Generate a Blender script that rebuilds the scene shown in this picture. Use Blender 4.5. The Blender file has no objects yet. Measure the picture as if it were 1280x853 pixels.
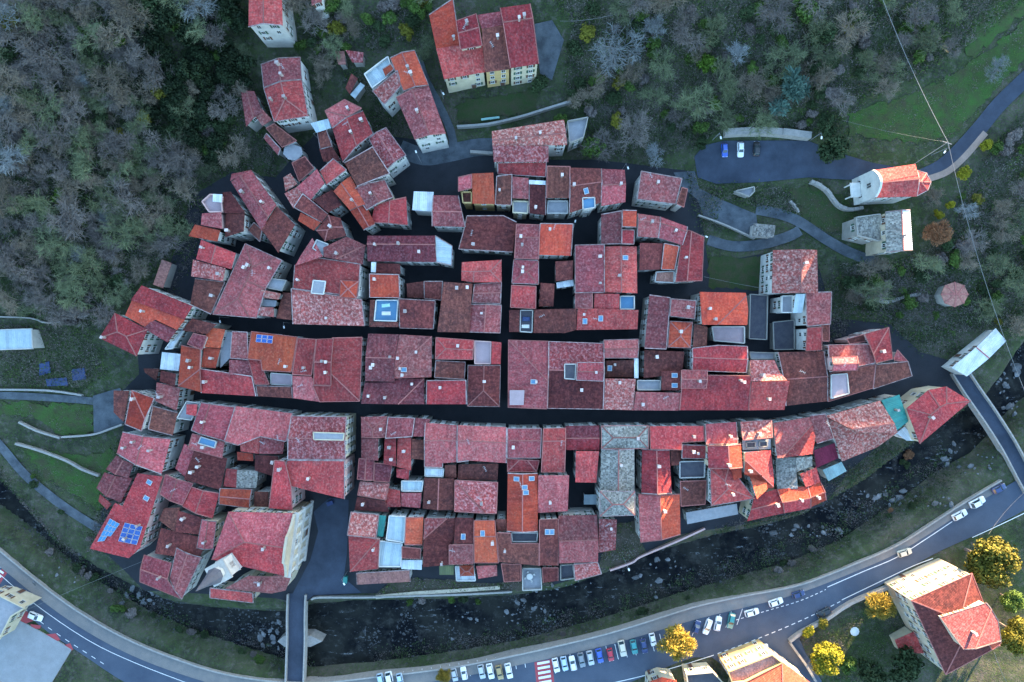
import bpy, bmesh, math, random
import numpy as np
from mathutils import Vector, Matrix, noise as mnoise
from mathutils.geometry import delaunay_2d_cdt

random.seed(7)
RNG = np.random.default_rng(7)
R = math.radians
scene = bpy.context.scene
COL = scene.collection

# ------------------------------------------------------------------ camera, sky, sun, exposure
S, H = 0.23, 180.0            # metres per pixel of the 1280-wide view at z = 0, drone height
cam_d = bpy.data.cameras.new('camera')
cam = bpy.data.objects.new('camera', cam_d)
COL.objects.link(cam)
cam.location = (0, 0, H)
cam_d.sensor_width = 36
cam_d.lens = 36 * H / (1280 * S)
cam_d.clip_start = 1
cam_d.clip_end = 6000
scene.camera = cam

SUN_AZ, SUN_EL = R(30), R(6.0)   # azimuth clockwise from +Y
world = bpy.data.worlds.new('World')
scene.world = world
world.use_nodes = True
wn = world.node_tree.nodes
wl = world.node_tree.links
bg = wn['Background']
sky = wn.new('ShaderNodeTexSky')
sky.sky_type = 'NISHITA'
sky.sun_disc = False
sky.sun_elevation = SUN_EL
sky.sun_rotation = SUN_AZ
sky.air_density = 1.0
sky.dust_density = 0.6
sky.ozone_density = 2.0
wl.new(sky.outputs[0], bg.inputs['Color'])
bg.inputs['Strength'].default_value = 0.15

sun_d = bpy.data.lights.new('sun', 'SUN')
sun_d.energy = 5.0
sun_d.angle = R(0.53)
sun_d.color = (1.0, 0.72, 0.44)
sun = bpy.data.objects.new('sun', sun_d)
COL.objects.link(sun)
sdir = Vector((math.sin(SUN_AZ) * math.cos(SUN_EL), math.cos(SUN_AZ) * math.cos(SUN_EL), math.sin(SUN_EL)))
sun.rotation_euler = sdir.to_track_quat('Z', 'Y').to_euler()
sun.location = sdir * 400

scene.view_settings.view_transform = 'Standard'
scene.view_settings.look = 'None'
scene.view_settings.exposure = 3.65
scene.view_settings.gamma = 1.0
scene.render.engine = 'CYCLES'
scene.cycles.max_bounces = 5
scene.cycles.diffuse_bounces = 2
scene.cycles.use_denoising = True
scene.render.film_transparent = False

# ------------------------------------------------------------------ materials
MATS = {}
def nodes_of(name, rough=0.85, spec=0.25):
    m = bpy.data.materials.new(name)
    m.use_nodes = True
    nt = m.node_tree
    b = nt.nodes['Principled BSDF']
    b.inputs['Roughness'].default_value = rough
    b.inputs['Specular IOR Level'].default_value = spec
    return m, nt, b
def N(nt, t, **kw):
    n = nt.nodes.new(t)
    for k, v in kw.items():
        setattr(n, k, v)
    return n
def math_n(nt, op, a, b=None):
    n = N(nt, 'ShaderNodeMath', operation=op)
    for i, v in enumerate((a, b)):
        if v is None: continue
        if isinstance(v, (int, float)): n.inputs[i].default_value = v
        else: nt.links.new(v, n.inputs[i])
    return n.outputs[0]
def mixc(nt, f, a, b, mode='MIX'):
    n = N(nt, 'ShaderNodeMix', data_type='RGBA', blend_type=mode)
    for sock, v in ((n.inputs[0], f), (n.inputs[6], a), (n.inputs[7], b)):
        if isinstance(v, (int, float)): sock.default_value = v
        elif isinstance(v, tuple): sock.default_value = (*v, 1)
        else: nt.links.new(v, sock)
    return n.outputs[2]
def noise_n(nt, vec, scale, detail=3, rough=0.6):
    n = N(nt, 'ShaderNodeTexNoise')
    n.inputs['Scale'].default_value = scale
    n.inputs['Detail'].default_value = detail
    n.inputs['Roughness'].default_value = rough
    if vec is not None: nt.links.new(vec, n.inputs['Vector'])
    return n.outputs[0]
def ramp(nt, f, lo, hi):
    n = N(nt, 'ShaderNodeMapRange')
    nt.links.new(f, n.inputs[0])
    n.inputs[1].default_value = lo
    n.inputs[2].default_value = hi
    return n.outputs[0]
def geo_pos(nt):
    return N(nt, 'ShaderNodeNewGeometry').outputs['Position']

def mat_tile(name, base, alt, amt=0.6, patch=None, grain=0.22, bumpv=0.5, lo=.44, hi=.62, pscale=.9, hue=True):
    """clay tiles: columns down the slope (uv in metres), tile by tile variation, weathering"""
    m, nt, b = nodes_of(name, 0.85, 0.06)
    uv = N(nt, 'ShaderNodeUVMap').outputs[0]
    sep = N(nt, 'ShaderNodeSeparateXYZ')
    nt.links.new(uv, sep.inputs[0])
    u, v = sep.outputs[0], sep.outputs[1]
    cu = math_n(nt, 'FLOOR', math_n(nt, 'DIVIDE', u, 0.36))
    cv = math_n(nt, 'FLOOR', math_n(nt, 'DIVIDE', v, 0.44))
    comb = N(nt, 'ShaderNodeCombineXYZ')
    nt.links.new(cu, comb.inputs[0]); nt.links.new(cv, comb.inputs[1])
    info = N(nt, 'ShaderNodeObjectInfo').outputs['Random']
    nt.links.new(info, comb.inputs[2])
    wnz = N(nt, 'ShaderNodeTexWhiteNoise')
    nt.links.new(comb.outputs[0], wnz.inputs['Vector'])
    pos = geo_pos(nt)
    big = ramp(nt, noise_n(nt, pos, 0.22, 4, 0.65), 0.34, 0.68)
    c = mixc(nt, math_n(nt, 'MULTIPLY', big, amt), base, alt)
    dk = ramp(nt, noise_n(nt, pos, 0.55, 5, 0.7), 0.55, 0.80)
    c = mixc(nt, math_n(nt, 'MULTIPLY', dk, .6), c, (alt[0] * .42, alt[1] * .75, alt[2] * .62))
    if patch:
        pf = ramp(nt, noise_n(nt, pos, pscale, 5, 0.7), lo, hi)
        c = mixc(nt, pf, c, patch)
    # streaks down the slope, one per few tile columns
    st = N(nt, 'ShaderNodeCombineXYZ')
    nt.links.new(math_n(nt, 'MULTIPLY', u, 1.3), st.inputs[0])
    nt.links.new(math_n(nt, 'MULTIPLY', v, 0.12), st.inputs[1])
    nt.links.new(info, st.inputs[2])
    stn = ramp(nt, noise_n(nt, st.outputs[0], 1.0, 3, .6), 0.3, 0.7)
    c = mixc(nt, 1.0, c, mixc(nt, stn, (.80, .80, .82), (1.12, 1.1, 1.08)), 'MULTIPLY')
    g = mixc(nt, wnz.outputs[0], (1 - grain,) * 3, (1 + grain,) * 3)
    c = mixc(nt, 1.0, c, g, 'MULTIPLY')
    hv = mixc(nt, info, (.55, .56, .60), (1.15, 1.12, 1.08))
    c = mixc(nt, 1.0, c, hv, 'MULTIPLY')
    hu = mixc(nt, math_n(nt, 'FRACT', math_n(nt, 'MULTIPLY', info, 7.13)), (1.08, .88, .96), (1.02, 1.14, 1.04))
    if hue: c = mixc(nt, 1.0, c, hu, 'MULTIPLY')
    nt.links.new(c, b.inputs['Base Color'])
    wv = math_n(nt, 'ABSOLUTE', math_n(nt, 'SINE', math_n(nt, 'MULTIPLY', u, math.pi / 0.36)))
    row = math_n(nt, 'FRACT', math_n(nt, 'DIVIDE', v, 0.44))
    hgt = math_n(nt, 'ADD', wv, math_n(nt, 'MULTIPLY', row, 0.4))
    bp = N(nt, 'ShaderNodeBump')
    bp.inputs['Strength'].default_value = bumpv
    bp.inputs['Distance'].default_value = 0.09
    nt.links.new(hgt, bp.inputs['Height'])
    nt.links.new(bp.outputs[0], b.inputs['Normal'])
    MATS[name] = m
    return m
def mat_plain(name, base, alt=None, scale=1.0, amt=0.7, rough=0.85, spec=0.25, grain=0.15, bump=0.0, rnd=0.0, metal=0.0):
    m, nt, b = nodes_of(name, rough, spec)
    pos = geo_pos(nt)
    c = mixc(nt, math_n(nt, 'MULTIPLY', ramp(nt, noise_n(nt, pos, scale, 5, .65), .33, .68), amt), base, alt or tuple(x * .7 for x in base))
    if grain:
        gn = noise_n(nt, pos, 9.0, 2, .7)
        c = mixc(nt, 1.0, c, mixc(nt, gn, (1 - 2 * grain,) * 3, (1 + 2 * grain,) * 3), 'MULTIPLY')
    if rnd:
        info = N(nt, 'ShaderNodeObjectInfo').outputs['Random']
        c = mixc(nt, 1.0, c, mixc(nt, info, (1 - rnd,) * 3, (1 + rnd,) * 3), 'MULTIPLY')
    nt.links.new(c, b.inputs['Base Color'])
    b.inputs['Metallic'].default_value = metal
    if bump:
        bp = N(nt, 'ShaderNodeBump')
        bp.inputs['Strength'].default_value = bump
        bp.inputs['Distance'].default_value = 0.15
        nt.links.new(noise_n(nt, pos, 3.0, 4, .7), bp.inputs['Height'])
        nt.links.new(bp.outputs[0], b.inputs['Normal'])
    MATS[name] = m
    return m
def mat_sheet(name, base, alt, step=0.9):
    """corrugated metal or plastic sheets"""
    m, nt, b = nodes_of(name, 0.55, 0.4)
    uv = N(nt, 'ShaderNodeUVMap').outputs[0]
    sep = N(nt, 'ShaderNodeSeparateXYZ')
    nt.links.new(uv, sep.inputs[0])
    pos = geo_pos(nt)
    cu = math_n(nt, 'FLOOR', math_n(nt, 'DIVIDE', sep.outputs[0], step))
    w_ = N(nt, 'ShaderNodeTexWhiteNoise', noise_dimensions='1D')
    nt.links.new(cu, w_.inputs['W'])
    c = mixc(nt, ramp(nt, noise_n(nt, pos, .6, 5, .7), .35, .7), base, alt)
    c = mixc(nt, 1.0, c, mixc(nt, w_.outputs[0], (.86,) * 3, (1.1,) * 3), 'MULTIPLY')
    nt.links.new(c, b.inputs['Base Color'])
    bp = N(nt, 'ShaderNodeBump')
    bp.inputs['Strength'].default_value = .5
    bp.inputs['Distance'].default_value = .05
    nt.links.new(math_n(nt, 'SINE', math_n(nt, 'MULTIPLY', sep.outputs[0], 12.0)), bp.inputs['Height'])
    nt.links.new(bp.outputs[0], b.inputs['Normal'])
    MATS[name] = m
    return m

ROOFC = {}
def RC(code, m): ROOFC[code] = m
RC('r', mat_tile('tile_red', (.47, .066, .064), (.25, .048, .052), 1.0, patch=(.40, .17, .155), lo=.48, hi=.78, pscale=1.8))
RC('o', mat_tile('tile_orange', (.49, .082, .044), (.33, .060, .044), 1.0, grain=.16, patch=(.42, .16, .11), lo=.5, hi=.8, pscale=1.8))
RC('p', mat_tile('tile_plum', (.27, .066, .068), (.14, .048, .052), 1.0, patch=(.34, .17, .165), lo=.46, hi=.74, pscale=1.6))
RC('d', mat_tile('tile_dark', (.150, .046, .040), (.082, .034, .034), 1.0, patch=(.24, .078, .062), lo=.46, hi=.72, pscale=1.2))
RC('k', mat_tile('tile_pink', (.45, .096, .100), (.27, .068, .074), 1.0, patch=(.46, .23, .215), lo=.46, hi=.76, pscale=1.8))
RC('m', mat_tile('tile_mottled', (.34, .078, .070), (.21, .066, .066), .9, patch=(.46, .26, .235), grain=.3, lo=.46, hi=.64, pscale=1.5))
RC('s', mat_tile('slate_stone', (.30, .285, .25), (.21, .20, .175), .9, patch=(.12, .118, .115), grain=.4, lo=.5, hi=.64, pscale=1.6, hue=False))
RC('w', mat_sheet('sheet_white', (.58, .60, .61), (.40, .43, .45)))
RC('t', mat_sheet('sheet_teal', (.03, .24, .20), (.025, .17, .155)))
RC('e', mat_sheet('sheet_grey_green', (.22, .34, .34), (.15, .24, .25)))
RC('c', mat_sheet('sheet_pale_blue', (.36, .43, .45), (.27, .34, .37)))
RC('b', mat_tile('tile_tan', (.40, .22, .16), (.30, .17, .14), .8))
RC('g', mat_plain('terrace_concrete', (.28, .28, .29), (.19, .19, .21), .8))
RC('n', mat_plain('terrace_blue', (.09, .20, .31), (.07, .16, .27), .7))
RC('x', mat_plain('terrace_dark', (.05, .05, .065), (.09, .085, .09), .7))
RC('y', mat_tile('sheet_magenta', (.22, .035, .07), (.15, .03, .05), .7, grain=.15))
RC('v', mat_sheet('sheet_olive', (.13, .14, .05), (.09, .11, .05)))
RC('q', mat_plain('terrace_pinkish', (.37, .27, .28), (.28, .21, .22), .6))

WALLC = {}
for nm, c in dict(cream=(.56, .48, .34), white=(.60, .58, .54), ochre=(.52, .36, .16), pink=(.56, .36, .33), grey=(.40, .39, .37),
                  stone=(.30, .28, .25), pale=(.47, .44, .40), buff=(.50, .42, .31)).items():
    WALLC[nm] = mat_plain('wall_' + nm, c, tuple(x * .72 for x in c), .5, .9, grain=.08)
M_EDGE = mat_plain('mortar_edging', (.33, .27, .26), (.17, .08, .075), .9, amt=1.0, grain=.35, rnd=.35)
M_RIDGE = mat_plain('ridge_clay', (.32, .12, .105), (.18, .06, .055), 1.5, grain=.3, rnd=.25)
M_CHIM = mat_plain('chimney_plaster', (.36, .29, .26), (.24, .14, .12), 2, rnd=.3)
M_CAP = mat_plain('chimney_cap_stone', (.50, .44, .42), (.34, .20, .17), 2, rnd=.4)
M_WINF = mat_plain('window_frame_paint', (.55, .53, .49), None, 2)
M_GLASS = mat_plain('window_glass', (.018, .022, .028), None, 2, rough=.12, spec=.6, grain=0)
M_SKYL = mat_plain('skylight_glass', (.10, .22, .34), (.08, .17, .28), 1, rough=.15, spec=.6, grain=0)
M_METAL = mat_plain('aerial_metal', (.40, .41, .42), None, 2, rough=.4, spec=.5)
M_DARKMETAL = mat_plain('dark_metal', (.05, .055, .06), None, 2, rough=.5)
M_WOOD = mat_plain('bark', (.16, .13, .12), (.11, .09, .09), 2)
M_STONE = mat_plain('masonry_stone', (.30, .29, .27), (.20, .19, .19), 1.2, grain=.3, bump=.5)
M_LSTONE = mat_plain('pale_masonry', (.31, .285, .26), (.18, .175, .165), 1.2, grain=.25, bump=.4)

# ------------------------------------------------------------------ mesh helpers
class MB:
    def __init__(s):
        s.v, s.f, s.m, s.uv = [], [], [], []
    def face(s, pts, mat=0, uv=None):
        i = len(s.v)
        s.v.extend([tuple(p) for p in pts])
        s.f.append(tuple(range(i, i + len(pts))))
        s.m.append(mat)
        s.uv.extend(uv if uv else [(p[0], p[1]) for p in pts])
    def prism(s, pts, z0, z1, mat=0, taper=1.0, top=True):
        """pts: list of (x, y) in order; vertical prism"""
        cx = sum(p[0] for p in pts) / len(pts); cy = sum(p[1] for p in pts) / len(pts)
        a = 0
        for i in range(len(pts)):
            q = pts[(i + 1) % len(pts)]; a += pts[i][0] * q[1] - q[0] * pts[i][1]
        if a < 0: pts = pts[::-1]
        lo = [(x, y, z0) for x, y in pts]
        hi = [(cx + (x - cx) * taper, cy + (y - cy) * taper, z1) for x, y in pts]
        n = len(pts)
        for i in range(n):
            j = (i + 1) % n
            s.face([lo[i], lo[j], hi[j], hi[i]], mat)
        if top: s.face(hi, mat)
        s.face(lo[::-1], mat)
    def box(s, c, d, rz=0, mat=0, taper=1.0):
        ca, sa = math.cos(rz), math.sin(rz)
        pts = []
        for x, y in ((-1, -1), (1, -1), (1, 1), (-1, 1)):
            X, Y = x * d[0] / 2, y * d[1] / 2
            pts.append((c[0] + X * ca - Y * sa, c[1] + X * sa + Y * ca))
        s.prism(pts, c[2] - d[2] / 2, c[2] + d[2] / 2, mat, taper)
    def bar(s, a, b, w, h, mat=0, up=0.0):
        """bar from a to b with a w x h section, up: lift"""
        a, b = Vector(a), Vector(b)
        d = b - a
        if d.length < 1e-4: return
        d.normalize()
        sd = d.cross(Vector((0, 0, 1)))
        if sd.length < 1e-3: sd = Vector((1, 0, 0))
        sd.normalize()
        un = sd.cross(d)
        o = un * up
        P_ = lambda p, x, y: p + sd * x * w / 2 + un * y * h / 2 + o
        A = [P_(a, x, y) for x, y in ((-1, -1), (1, -1), (1, 1), (-1, 1))]
        B = [P_(b, x, y) for x, y in ((-1, -1), (1, -1), (1, 1), (-1, 1))]
        for i in range(4):
            j = (i + 1) % 4
            s.face([A[i], A[j], B[j], B[i]], mat)
        s.face(A[::-1], mat); s.face(B, mat)
    def tube(s, a, b, r0, r1, n=6, mat=0, cap=True):
        a, b = Vector(a), Vector(b)
        d = (b - a)
        if d.length < 1e-5: return
        d.normalize()
        x = d.orthogonal().normalized(); y = d.cross(x)
        A = [a + (x * math.cos(2 * math.pi * i / n) + y * math.sin(2 * math.pi * i / n)) * r0 for i in range(n)]
        B = [b + (x * math.cos(2 * math.pi * i / n) + y * math.sin(2 * math.pi * i / n)) * r1 for i in range(n)]
        for i in range(n):
            j = (i + 1) % n
            s.face([A[i], A[j], B[j], B[i]], mat)
        if cap: s.face(B, mat); s.face(A[::-1], mat)
    def mesh(s, name, mats, off=(0, 0, 0)):
        me = bpy.data.meshes.new(name)
        ox, oy, oz = off
        me.from_pydata([(x - ox, y - oy, z - oz) for x, y, z in s.v], [], s.f)
        for m in mats: me.materials.append(m)
        if len(mats) > 1: me.polygons.foreach_set('material_index', s.m)
        ul = me.uv_layers.new(name='UVMap')
        ul.data.foreach_set('uv', [c for p in s.uv for c in p])
        me.update()
        return me
    def build(s, name, mats, parent=None, loc=None):
        off = parent_loc(parent) if parent else (loc or (0, 0, 0))
        o = bpy.data.objects.new(name, s.mesh(name, mats if isinstance(mats, (list, tuple)) else [mats], off))
        COL.objects.link(o)
        if parent: o.parent = parent
        elif loc: o.location = loc
        return o
def parent_loc(p):
    v = Vector(p.location)
    while p.parent:
        p = p.parent; v += Vector(p.location)
    return tuple(v)
def empty(name, loc, label=None, cat=None, group=None):
    o = bpy.data.objects.new(name, None)
    o.empty_display_size = .3
    COL.objects.link(o)
    o.location = loc
    tag(o, label, cat, group)
    return o
def tag(o, label=None, cat=None, group=None, kind=None):
    if label: o['label'] = label
    if cat: o['category'] = cat
    if group: o['group'] = group
    if kind: o['kind'] = kind
    return o
def inst(name, me, parent, loc, rz=0, rot=None, scale=None):
    o = bpy.data.objects.new(name, me)
    COL.objects.link(o)
    o.parent = parent
    o.location = loc
    o.rotation_euler = rot if rot is not None else (0, 0, rz)
    if scale: o.scale = scale
    return o
def copy_tree(o, parent=None):
    c = o.copy()
    COL.objects.link(c)
    c.parent = parent
    for ch in o.children: copy_tree(ch, c)
    return c

# ------------------------------------------------------------------ the lie of the land
def PX(px, py, z=0.0):
    k = S * (H - z) / H
    return ((px - 640) * k, (426.5 - py) * k)
CTRL = """640,520,0 640,400,1.5 640,300,3 640,220,5 540,170,7 620,130,10 600,60,12.5 700,10,17 350,100,9 330,20,15 200,300,7 100,200,17 0,0,30 0,300,19
200,100,17 60,420,8 50,470,4.5 50,530,2 130,510,1 80,600,-2 850,100,12 950,190,6.5 850,20,19 1050,190,7 1000,100,14 1110,220,7.5 1100,290,6 1180,180,8.5
1270,110,10.5 1230,30,14 1100,50,15.5 1200,380,3 1270,330,4 1000,280,3.5 1050,330,3 1000,400,1 1100,400,1 1200,470,0 1280,560,0 1260,600,0 0,720,0 200,820,0
400,850,0 700,830,0 1000,760,0 1200,650,0 1190,770,1.2 1280,850,2.5 1050,800,.8 0,850,.4 600,720,-1 250,700,-2 150,650,-2 640,640,-.5 900,640,-1 1000,520,0
300,480,.5 300,380,2 400,300,4 380,220,5 300,240,5 500,280,4 860,230,4 860,400,1 240,440,1.5 440,120,8 450,40,13 950,560,0 420,740,-1 120,720,-4 1100,600,-3
1150,100,10.5 900,300,3 200,0,23 0,150,25 450,-40,18 900,-40,22 1280,-40,15 0,-60,34 -60,200,26 -60,500,4 -60,700,0 -60,880,.5 640,900,0 1340,880,4 1340,600,1
1340,300,5 1340,100,14 340,900,0 960,900,.6"""
CT = np.array([[float(v) for v in t.split(',')] for t in CTRL.split()])
CXY = np.array([PX(a, b, c) for a, b, c in CT])
CZ = CT[:, 2]
def _k(d2): return np.where(d2 > 1e-9, d2 * np.log(d2 + 1e-12) * .5, 0)
_n = len(CZ)
_A = np.zeros((_n + 3, _n + 3))
_A[:_n, :_n] = _k(((CXY[:, None] - CXY[None]) ** 2).sum(-1)) + np.eye(_n) * 60.0
_A[:_n, _n] = 1; _A[:_n, _n + 1:] = CXY; _A[_n, :_n] = 1; _A[_n + 1:, :_n] = CXY.T
_W = np.linalg.solve(_A, np.concatenate([CZ, [0, 0, 0]]))
FX, FY = 160.0, 108.0
SD = (math.sin(SUN_AZ), math.cos(SUN_AZ))
RU = [-600, -120, 20, 38, 46, 52, 56, 60, 66, 72, 78, 82, 95, 105, 112, 128, 146, 200, 320]
RH = [150, 140, 110, 72, 56, 48, 42, 40, 39, 38.5, 40, 43, 44.5, 44.5, 42, 38.5, 37, 37, 45]  # crest heights of an unseen ridge
def base_h(x, y):
    """ground without the river bed, plus an unseen ridge shaped to block the sun; numpy arrays"""
    x = np.asarray(x, float); y = np.asarray(y, float)
    cx = np.clip(x, -FX, FX); cy = np.clip(y, -FY, FY)
    P_ = np.stack([cx.ravel(), cy.ravel()], -1)
    d2 = ((P_[:, None] - CXY[None]) ** 2).sum(-1)
    h = (_k(d2) @ _W[:_n] + _W[_n] + P_ @ _W[_n + 1:]).reshape(x.shape)
    ox, oy = x - cx, y - cy
    do = np.hypot(ox, oy)
    # the valley goes on: slopes climb to the north and west, gently to the south
    rise = np.where(oy > 0, .34 - .32 * np.clip((x - 45) / 60, 0, 1), .10) * np.abs(oy) + np.where(ox < 0, .30, np.where(y > -20, .03, .16)) * np.abs(ox)  # kept low to the north-east so the low sun gets through
    h = h + np.minimum(rise, 150) * (do > 0)
    d = x * SD[0] + y * SD[1]
    u = x * SD[1] - y * SD[0]
    crest = np.interp(u, RU, RH)
    g = np.exp(-((d - 340) / 70) ** 2)
    far = d > 340
    w = np.clip((d - 175) / 120, 0, 1); w = w * w * (3 - 2 * w)
    ridge = crest * np.where(far, 1.0, g)
    return np.where(d > 175, h * (1 - w) + ridge * w, h)
RIVER_N = "-60,560 0,592 40,640 75,680 115,708 165,733 215,752 300,760 365,762 385,752 450,748 560,746 640,742 705,732 760,712 800,692 850,678 900,664 950,655 1005,640 1045,618 1085,595 1130,560 1175,530 1200,512 1225,498 1245,470 1262,440 1290,400 1340,360"
RIVER_S = "1340,470 1300,500 1275,520 1250,550 1225,575 1180,600 1120,645 1060,685 1000,712 930,732 860,752 800,772 740,790 640,816 560,829 480,840 385,848 350,838 290,820 230,800 170,772 110,735 60,698 30,672 0,650 -60,610"
def ptlist(s): return [tuple(float(v) for v in t.split(',')) for t in s.split()]
RZ = -6.0
RIV = np.array([PX(a, b, -3) for a, b in ptlist(RIVER_N) + ptlist(RIVER_S)])
def sdist(poly, x, y):
    """signed distance, inside positive"""
    P_ = np.stack([np.ravel(x), np.ravel(y)], -1).astype(float)
    best = np.full(len(P_), 1e18); ins = np.zeros(len(P_), bool)
    n = len(poly)
    for i in range(n):
        a, b = poly[i], poly[(i + 1) % n]
        ab = b - a; ap = P_ - a
        t = np.clip((ap @ ab) / max(ab @ ab, 1e-9), 0, 1)
        best = np.minimum(best, ((ap - t[:, None] * ab) ** 2).sum(-1))
        c = ((a[1] > P_[:, 1]) != (b[1] > P_[:, 1]))
        with np.errstate(divide='ignore', invalid='ignore'):
            xi = (b[0] - a[0]) * (P_[:, 1] - a[1]) / (b[1] - a[1] + 1e-15) + a[0]
        ins ^= c & (P_[:, 0] < xi)
    return (np.sqrt(best) * np.where(ins, 1, -1)).reshape(np.shape(x))
def ground_h(x, y):
    h = base_h(x, y)
    s = sdist(RIV, x, y)
    t = np.clip((s + 1.5) / 4.0, 0, 1); t = t * t * (3 - 2 * t)
    return h * (1 - t) + (RZ - .5) * t
def g1(x, y): return float(ground_h(np.array([x]), np.array([y]))[0])
def b1(x, y): return float(base_h(np.array([x]), np.array([y]))[0])
def ground_pt(px, py, fn=None, lift=0.0):
    fn = fn or b1
    z = 0.0
    for _ in range(5):
        x, y = PX(px, py, z + lift)
        z = .5 * z + .5 * fn(x, y) if _ else fn(x, y)
    return (x, y, fn(x, y))
def inpoly(x, y, poly):
    c = False; n = len(poly)
    for i in range(n):
        x0, y0 = poly[i]; x1, y1 = poly[(i + 1) % n]
        if (y0 > y) != (y1 > y) and x < (x1 - x0) * (y - y0) / (y1 - y0) + x0: c = not c
    return c
# ------------------------------------------------------------------ houses: outline read in enlarged views, each view with its own origin
TILE = dict(A=(280, 0), B=(520, 0), C=(220, 180), D=(440, 180), E=(680, 180), F=(960, 180), G=(0, 340), H=(200, 340), I=(420, 340), J=(620, 340), K=(820, 340),
            L=(960, 380), M=(0, 500), N=(200, 500), O=(420, 500), P=(620, 500), Q=(820, 480), R=(960, 560), S=(0, 640), T=(220, 640), U=(420, 640), V=(620, 640),
            W=(780, 640), X=(960, 640), Y=(0, 200))
HS = []
def tp(t, s):
    ox, oy = TILE[t]
    k = 4.0 if t in 'STUVWX' else 3.9875
    return [(ox + a / k, oy + b / k) for a, b in ptlist(s)]
def blk(t, s, hgt, sl='', col='r', pitch=.30, r=.5, e='v', ch=0, sk='', par=0.0, wall=None, ae=0, ov=.3):
    return dict(px=tp(t, s), hgt=hgt, sl=[int(c) for c in sl], col=col, pitch=pitch, r=r, e=e, ch=ch, sk=tp(t, sk) if sk else [], par=par, wall=wall, ae=ae, ov=ov)
def h(label, t, s, hgt, sl='', col='r', wall=None, name='house', cat='house', **kw):
    HS.append(dict(label=label, name=name, cat=cat, wall=wall, blocks=[blk(t, s, hgt, sl, col, **kw)]))
def b(t, s, hgt, sl='', col='r', **kw):
    HS[-1]['blocks'].append(blk(t, s, hgt, sl, col, **kw))

# --- upper hill above the village
h('red gabled house with white front standing alone highest in the wood', 'A', '125,-95 285,-95 292,128 122,135', 7.5, '13', 'r', 'pale', ae=1)
h('red house with pyramid front roof and long pale side wall above the wood', 'A', '198,440 388,398 420,580 250,608', 8.5, '123', 'r', 'white', e='a', ch=1)
b('A', '185,322 380,286 388,396 198,438', 8.6, '13', 'p', e='a', ch=1)
h('low brown-tiled shed with bent outline beside the pyramid-roofed house', 'A', '85,460 150,455 192,560 110,632', 4.5, '13', 'p', 'stone', e='')
b('A', '192,545 240,598 190,628 165,590', 3.6, '1', 'p', e='')
h('small dark shed-roofed house with round grey stone turret', 'A', '210,640 255,622 370,710 290,735', 6, '3', 'd', 'grey', e='a')
b('A', '198,690 215,668 285,745 270,775', 4.5, '3', 'k')
b('A', '300,738 340,718 385,735 392,770 360,800 320,795 295,768', 5.2, '', 'g', wall='grey', e='')
h('narrow plum house with hipped end behind the lane bend', 'A', '540,640 693,553 742,668 592,810', 9, '13', 'r', 'pale', ae=1, ch=1)
b('A', '503,553 600,497 693,551 541,638', 8.4, '03', 'k', e='a')
h('thin stepped house with pale metal top and dark lean-to roofs', 'A', '430,615 520,592 535,638 460,662', 8, '', 'c', 'pale')
b('A', '465,662 512,646 545,735 480,745', 7, '3', 'd', e='a')
b('A', '480,748 545,738 582,802 495,806', 6.2, '2', 'd', e='')
h('mottled pink house with tall white windowed front over the lane', 'A', '722,692 808,637 908,775 806,850', 9, '13', 'm', 'white', e='a')
h('orange and plum house with tiled roof terrace of pots beside the steps', 'A', '828,290 950,252 1020,425 895,455', 9.5, '13', 'o', 'white', e='a', ch=1)
b('A', '858,487 1020,427 1105,665 950,695', 9, '13', 'p', e='v', ch=1)
b('A', '700,375 820,285 835,330 858,362 740,447', 7, '', 'c', par=.8)
b('A', '790,345 835,325 850,353 805,383', 8.6, '3', 'o')
b('A', '740,455 872,372 892,440 800,522', 7.4, '3', 'm', e='a')
h('tiny dark lean-to with pale strip roof in the gardens', 'A', '605,440 640,375 672,402 627,470', 3, '3', 'd', 'stone', e='')
b('A', '629,472 680,412 702,428 652,492', 2.8, '', 'c', e='')
h('small brown hut with flat tiled roof in the upper garden', 'A', '555,262 600,255 607,322 573,326', 2.6, '1', 'b', 'stone', e='', name='hut', cat='hut')
h('tumbledown tiled hut beside a smaller brown hut in the garden', 'A', '610,258 698,268 692,312 640,312', 2.8, '2', 'm', 'stone', e='', name='hut', cat='hut')
h('pink-tiled house corner with blue-white gutter box at the wood edge', 'A', '428,-60 485,-60 487,10 438,28', 6, '13', 'k', 'white')
h('end house of the broad hilltop row with orange wing and raised red dormer', 'B', '105,262 332,228 344,360 140,395', 8, '2', 'r', 'cream', e='v')
b('B', '65,75 187,8 222,244 105,262', 8.6, '3', 'o', e='v', pitch=.2)
b('B', '200,105 300,70 330,228 222,247', 11.2, '02', 'r', e='a', ae=1)
h('middle house of the broad hilltop row with dark plum roof and ochre front', 'B', '330,172 435,155 470,344 344,361', 8.3, '2', 'd', 'ochre', e='')
b('B', '305,75 420,58 436,150 331,170', 9.4, '0', 'p', e='')
h('end house of the broad hilltop row with plain bright red roof and white chimney', 'B', '420,58 567,38 612,318 471,340', 8.6, '02', 'r', 'cream', r=.3, ch=1)
h('weathered pink-tiled house with white side wall and roofless ruined end', 'B', '378,655 738,597 752,725 382,733', 9, '02', 'm', 'white', e='', r=.6, ch=1)
b('B', '382,735 660,735 660,808 388,808', 8.6, '2', 'm', e='')
b('B', '752,608 858,588 835,690 764,720', 6.0, '', 'g', wall='stone', par=1.0, ov=0)
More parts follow.
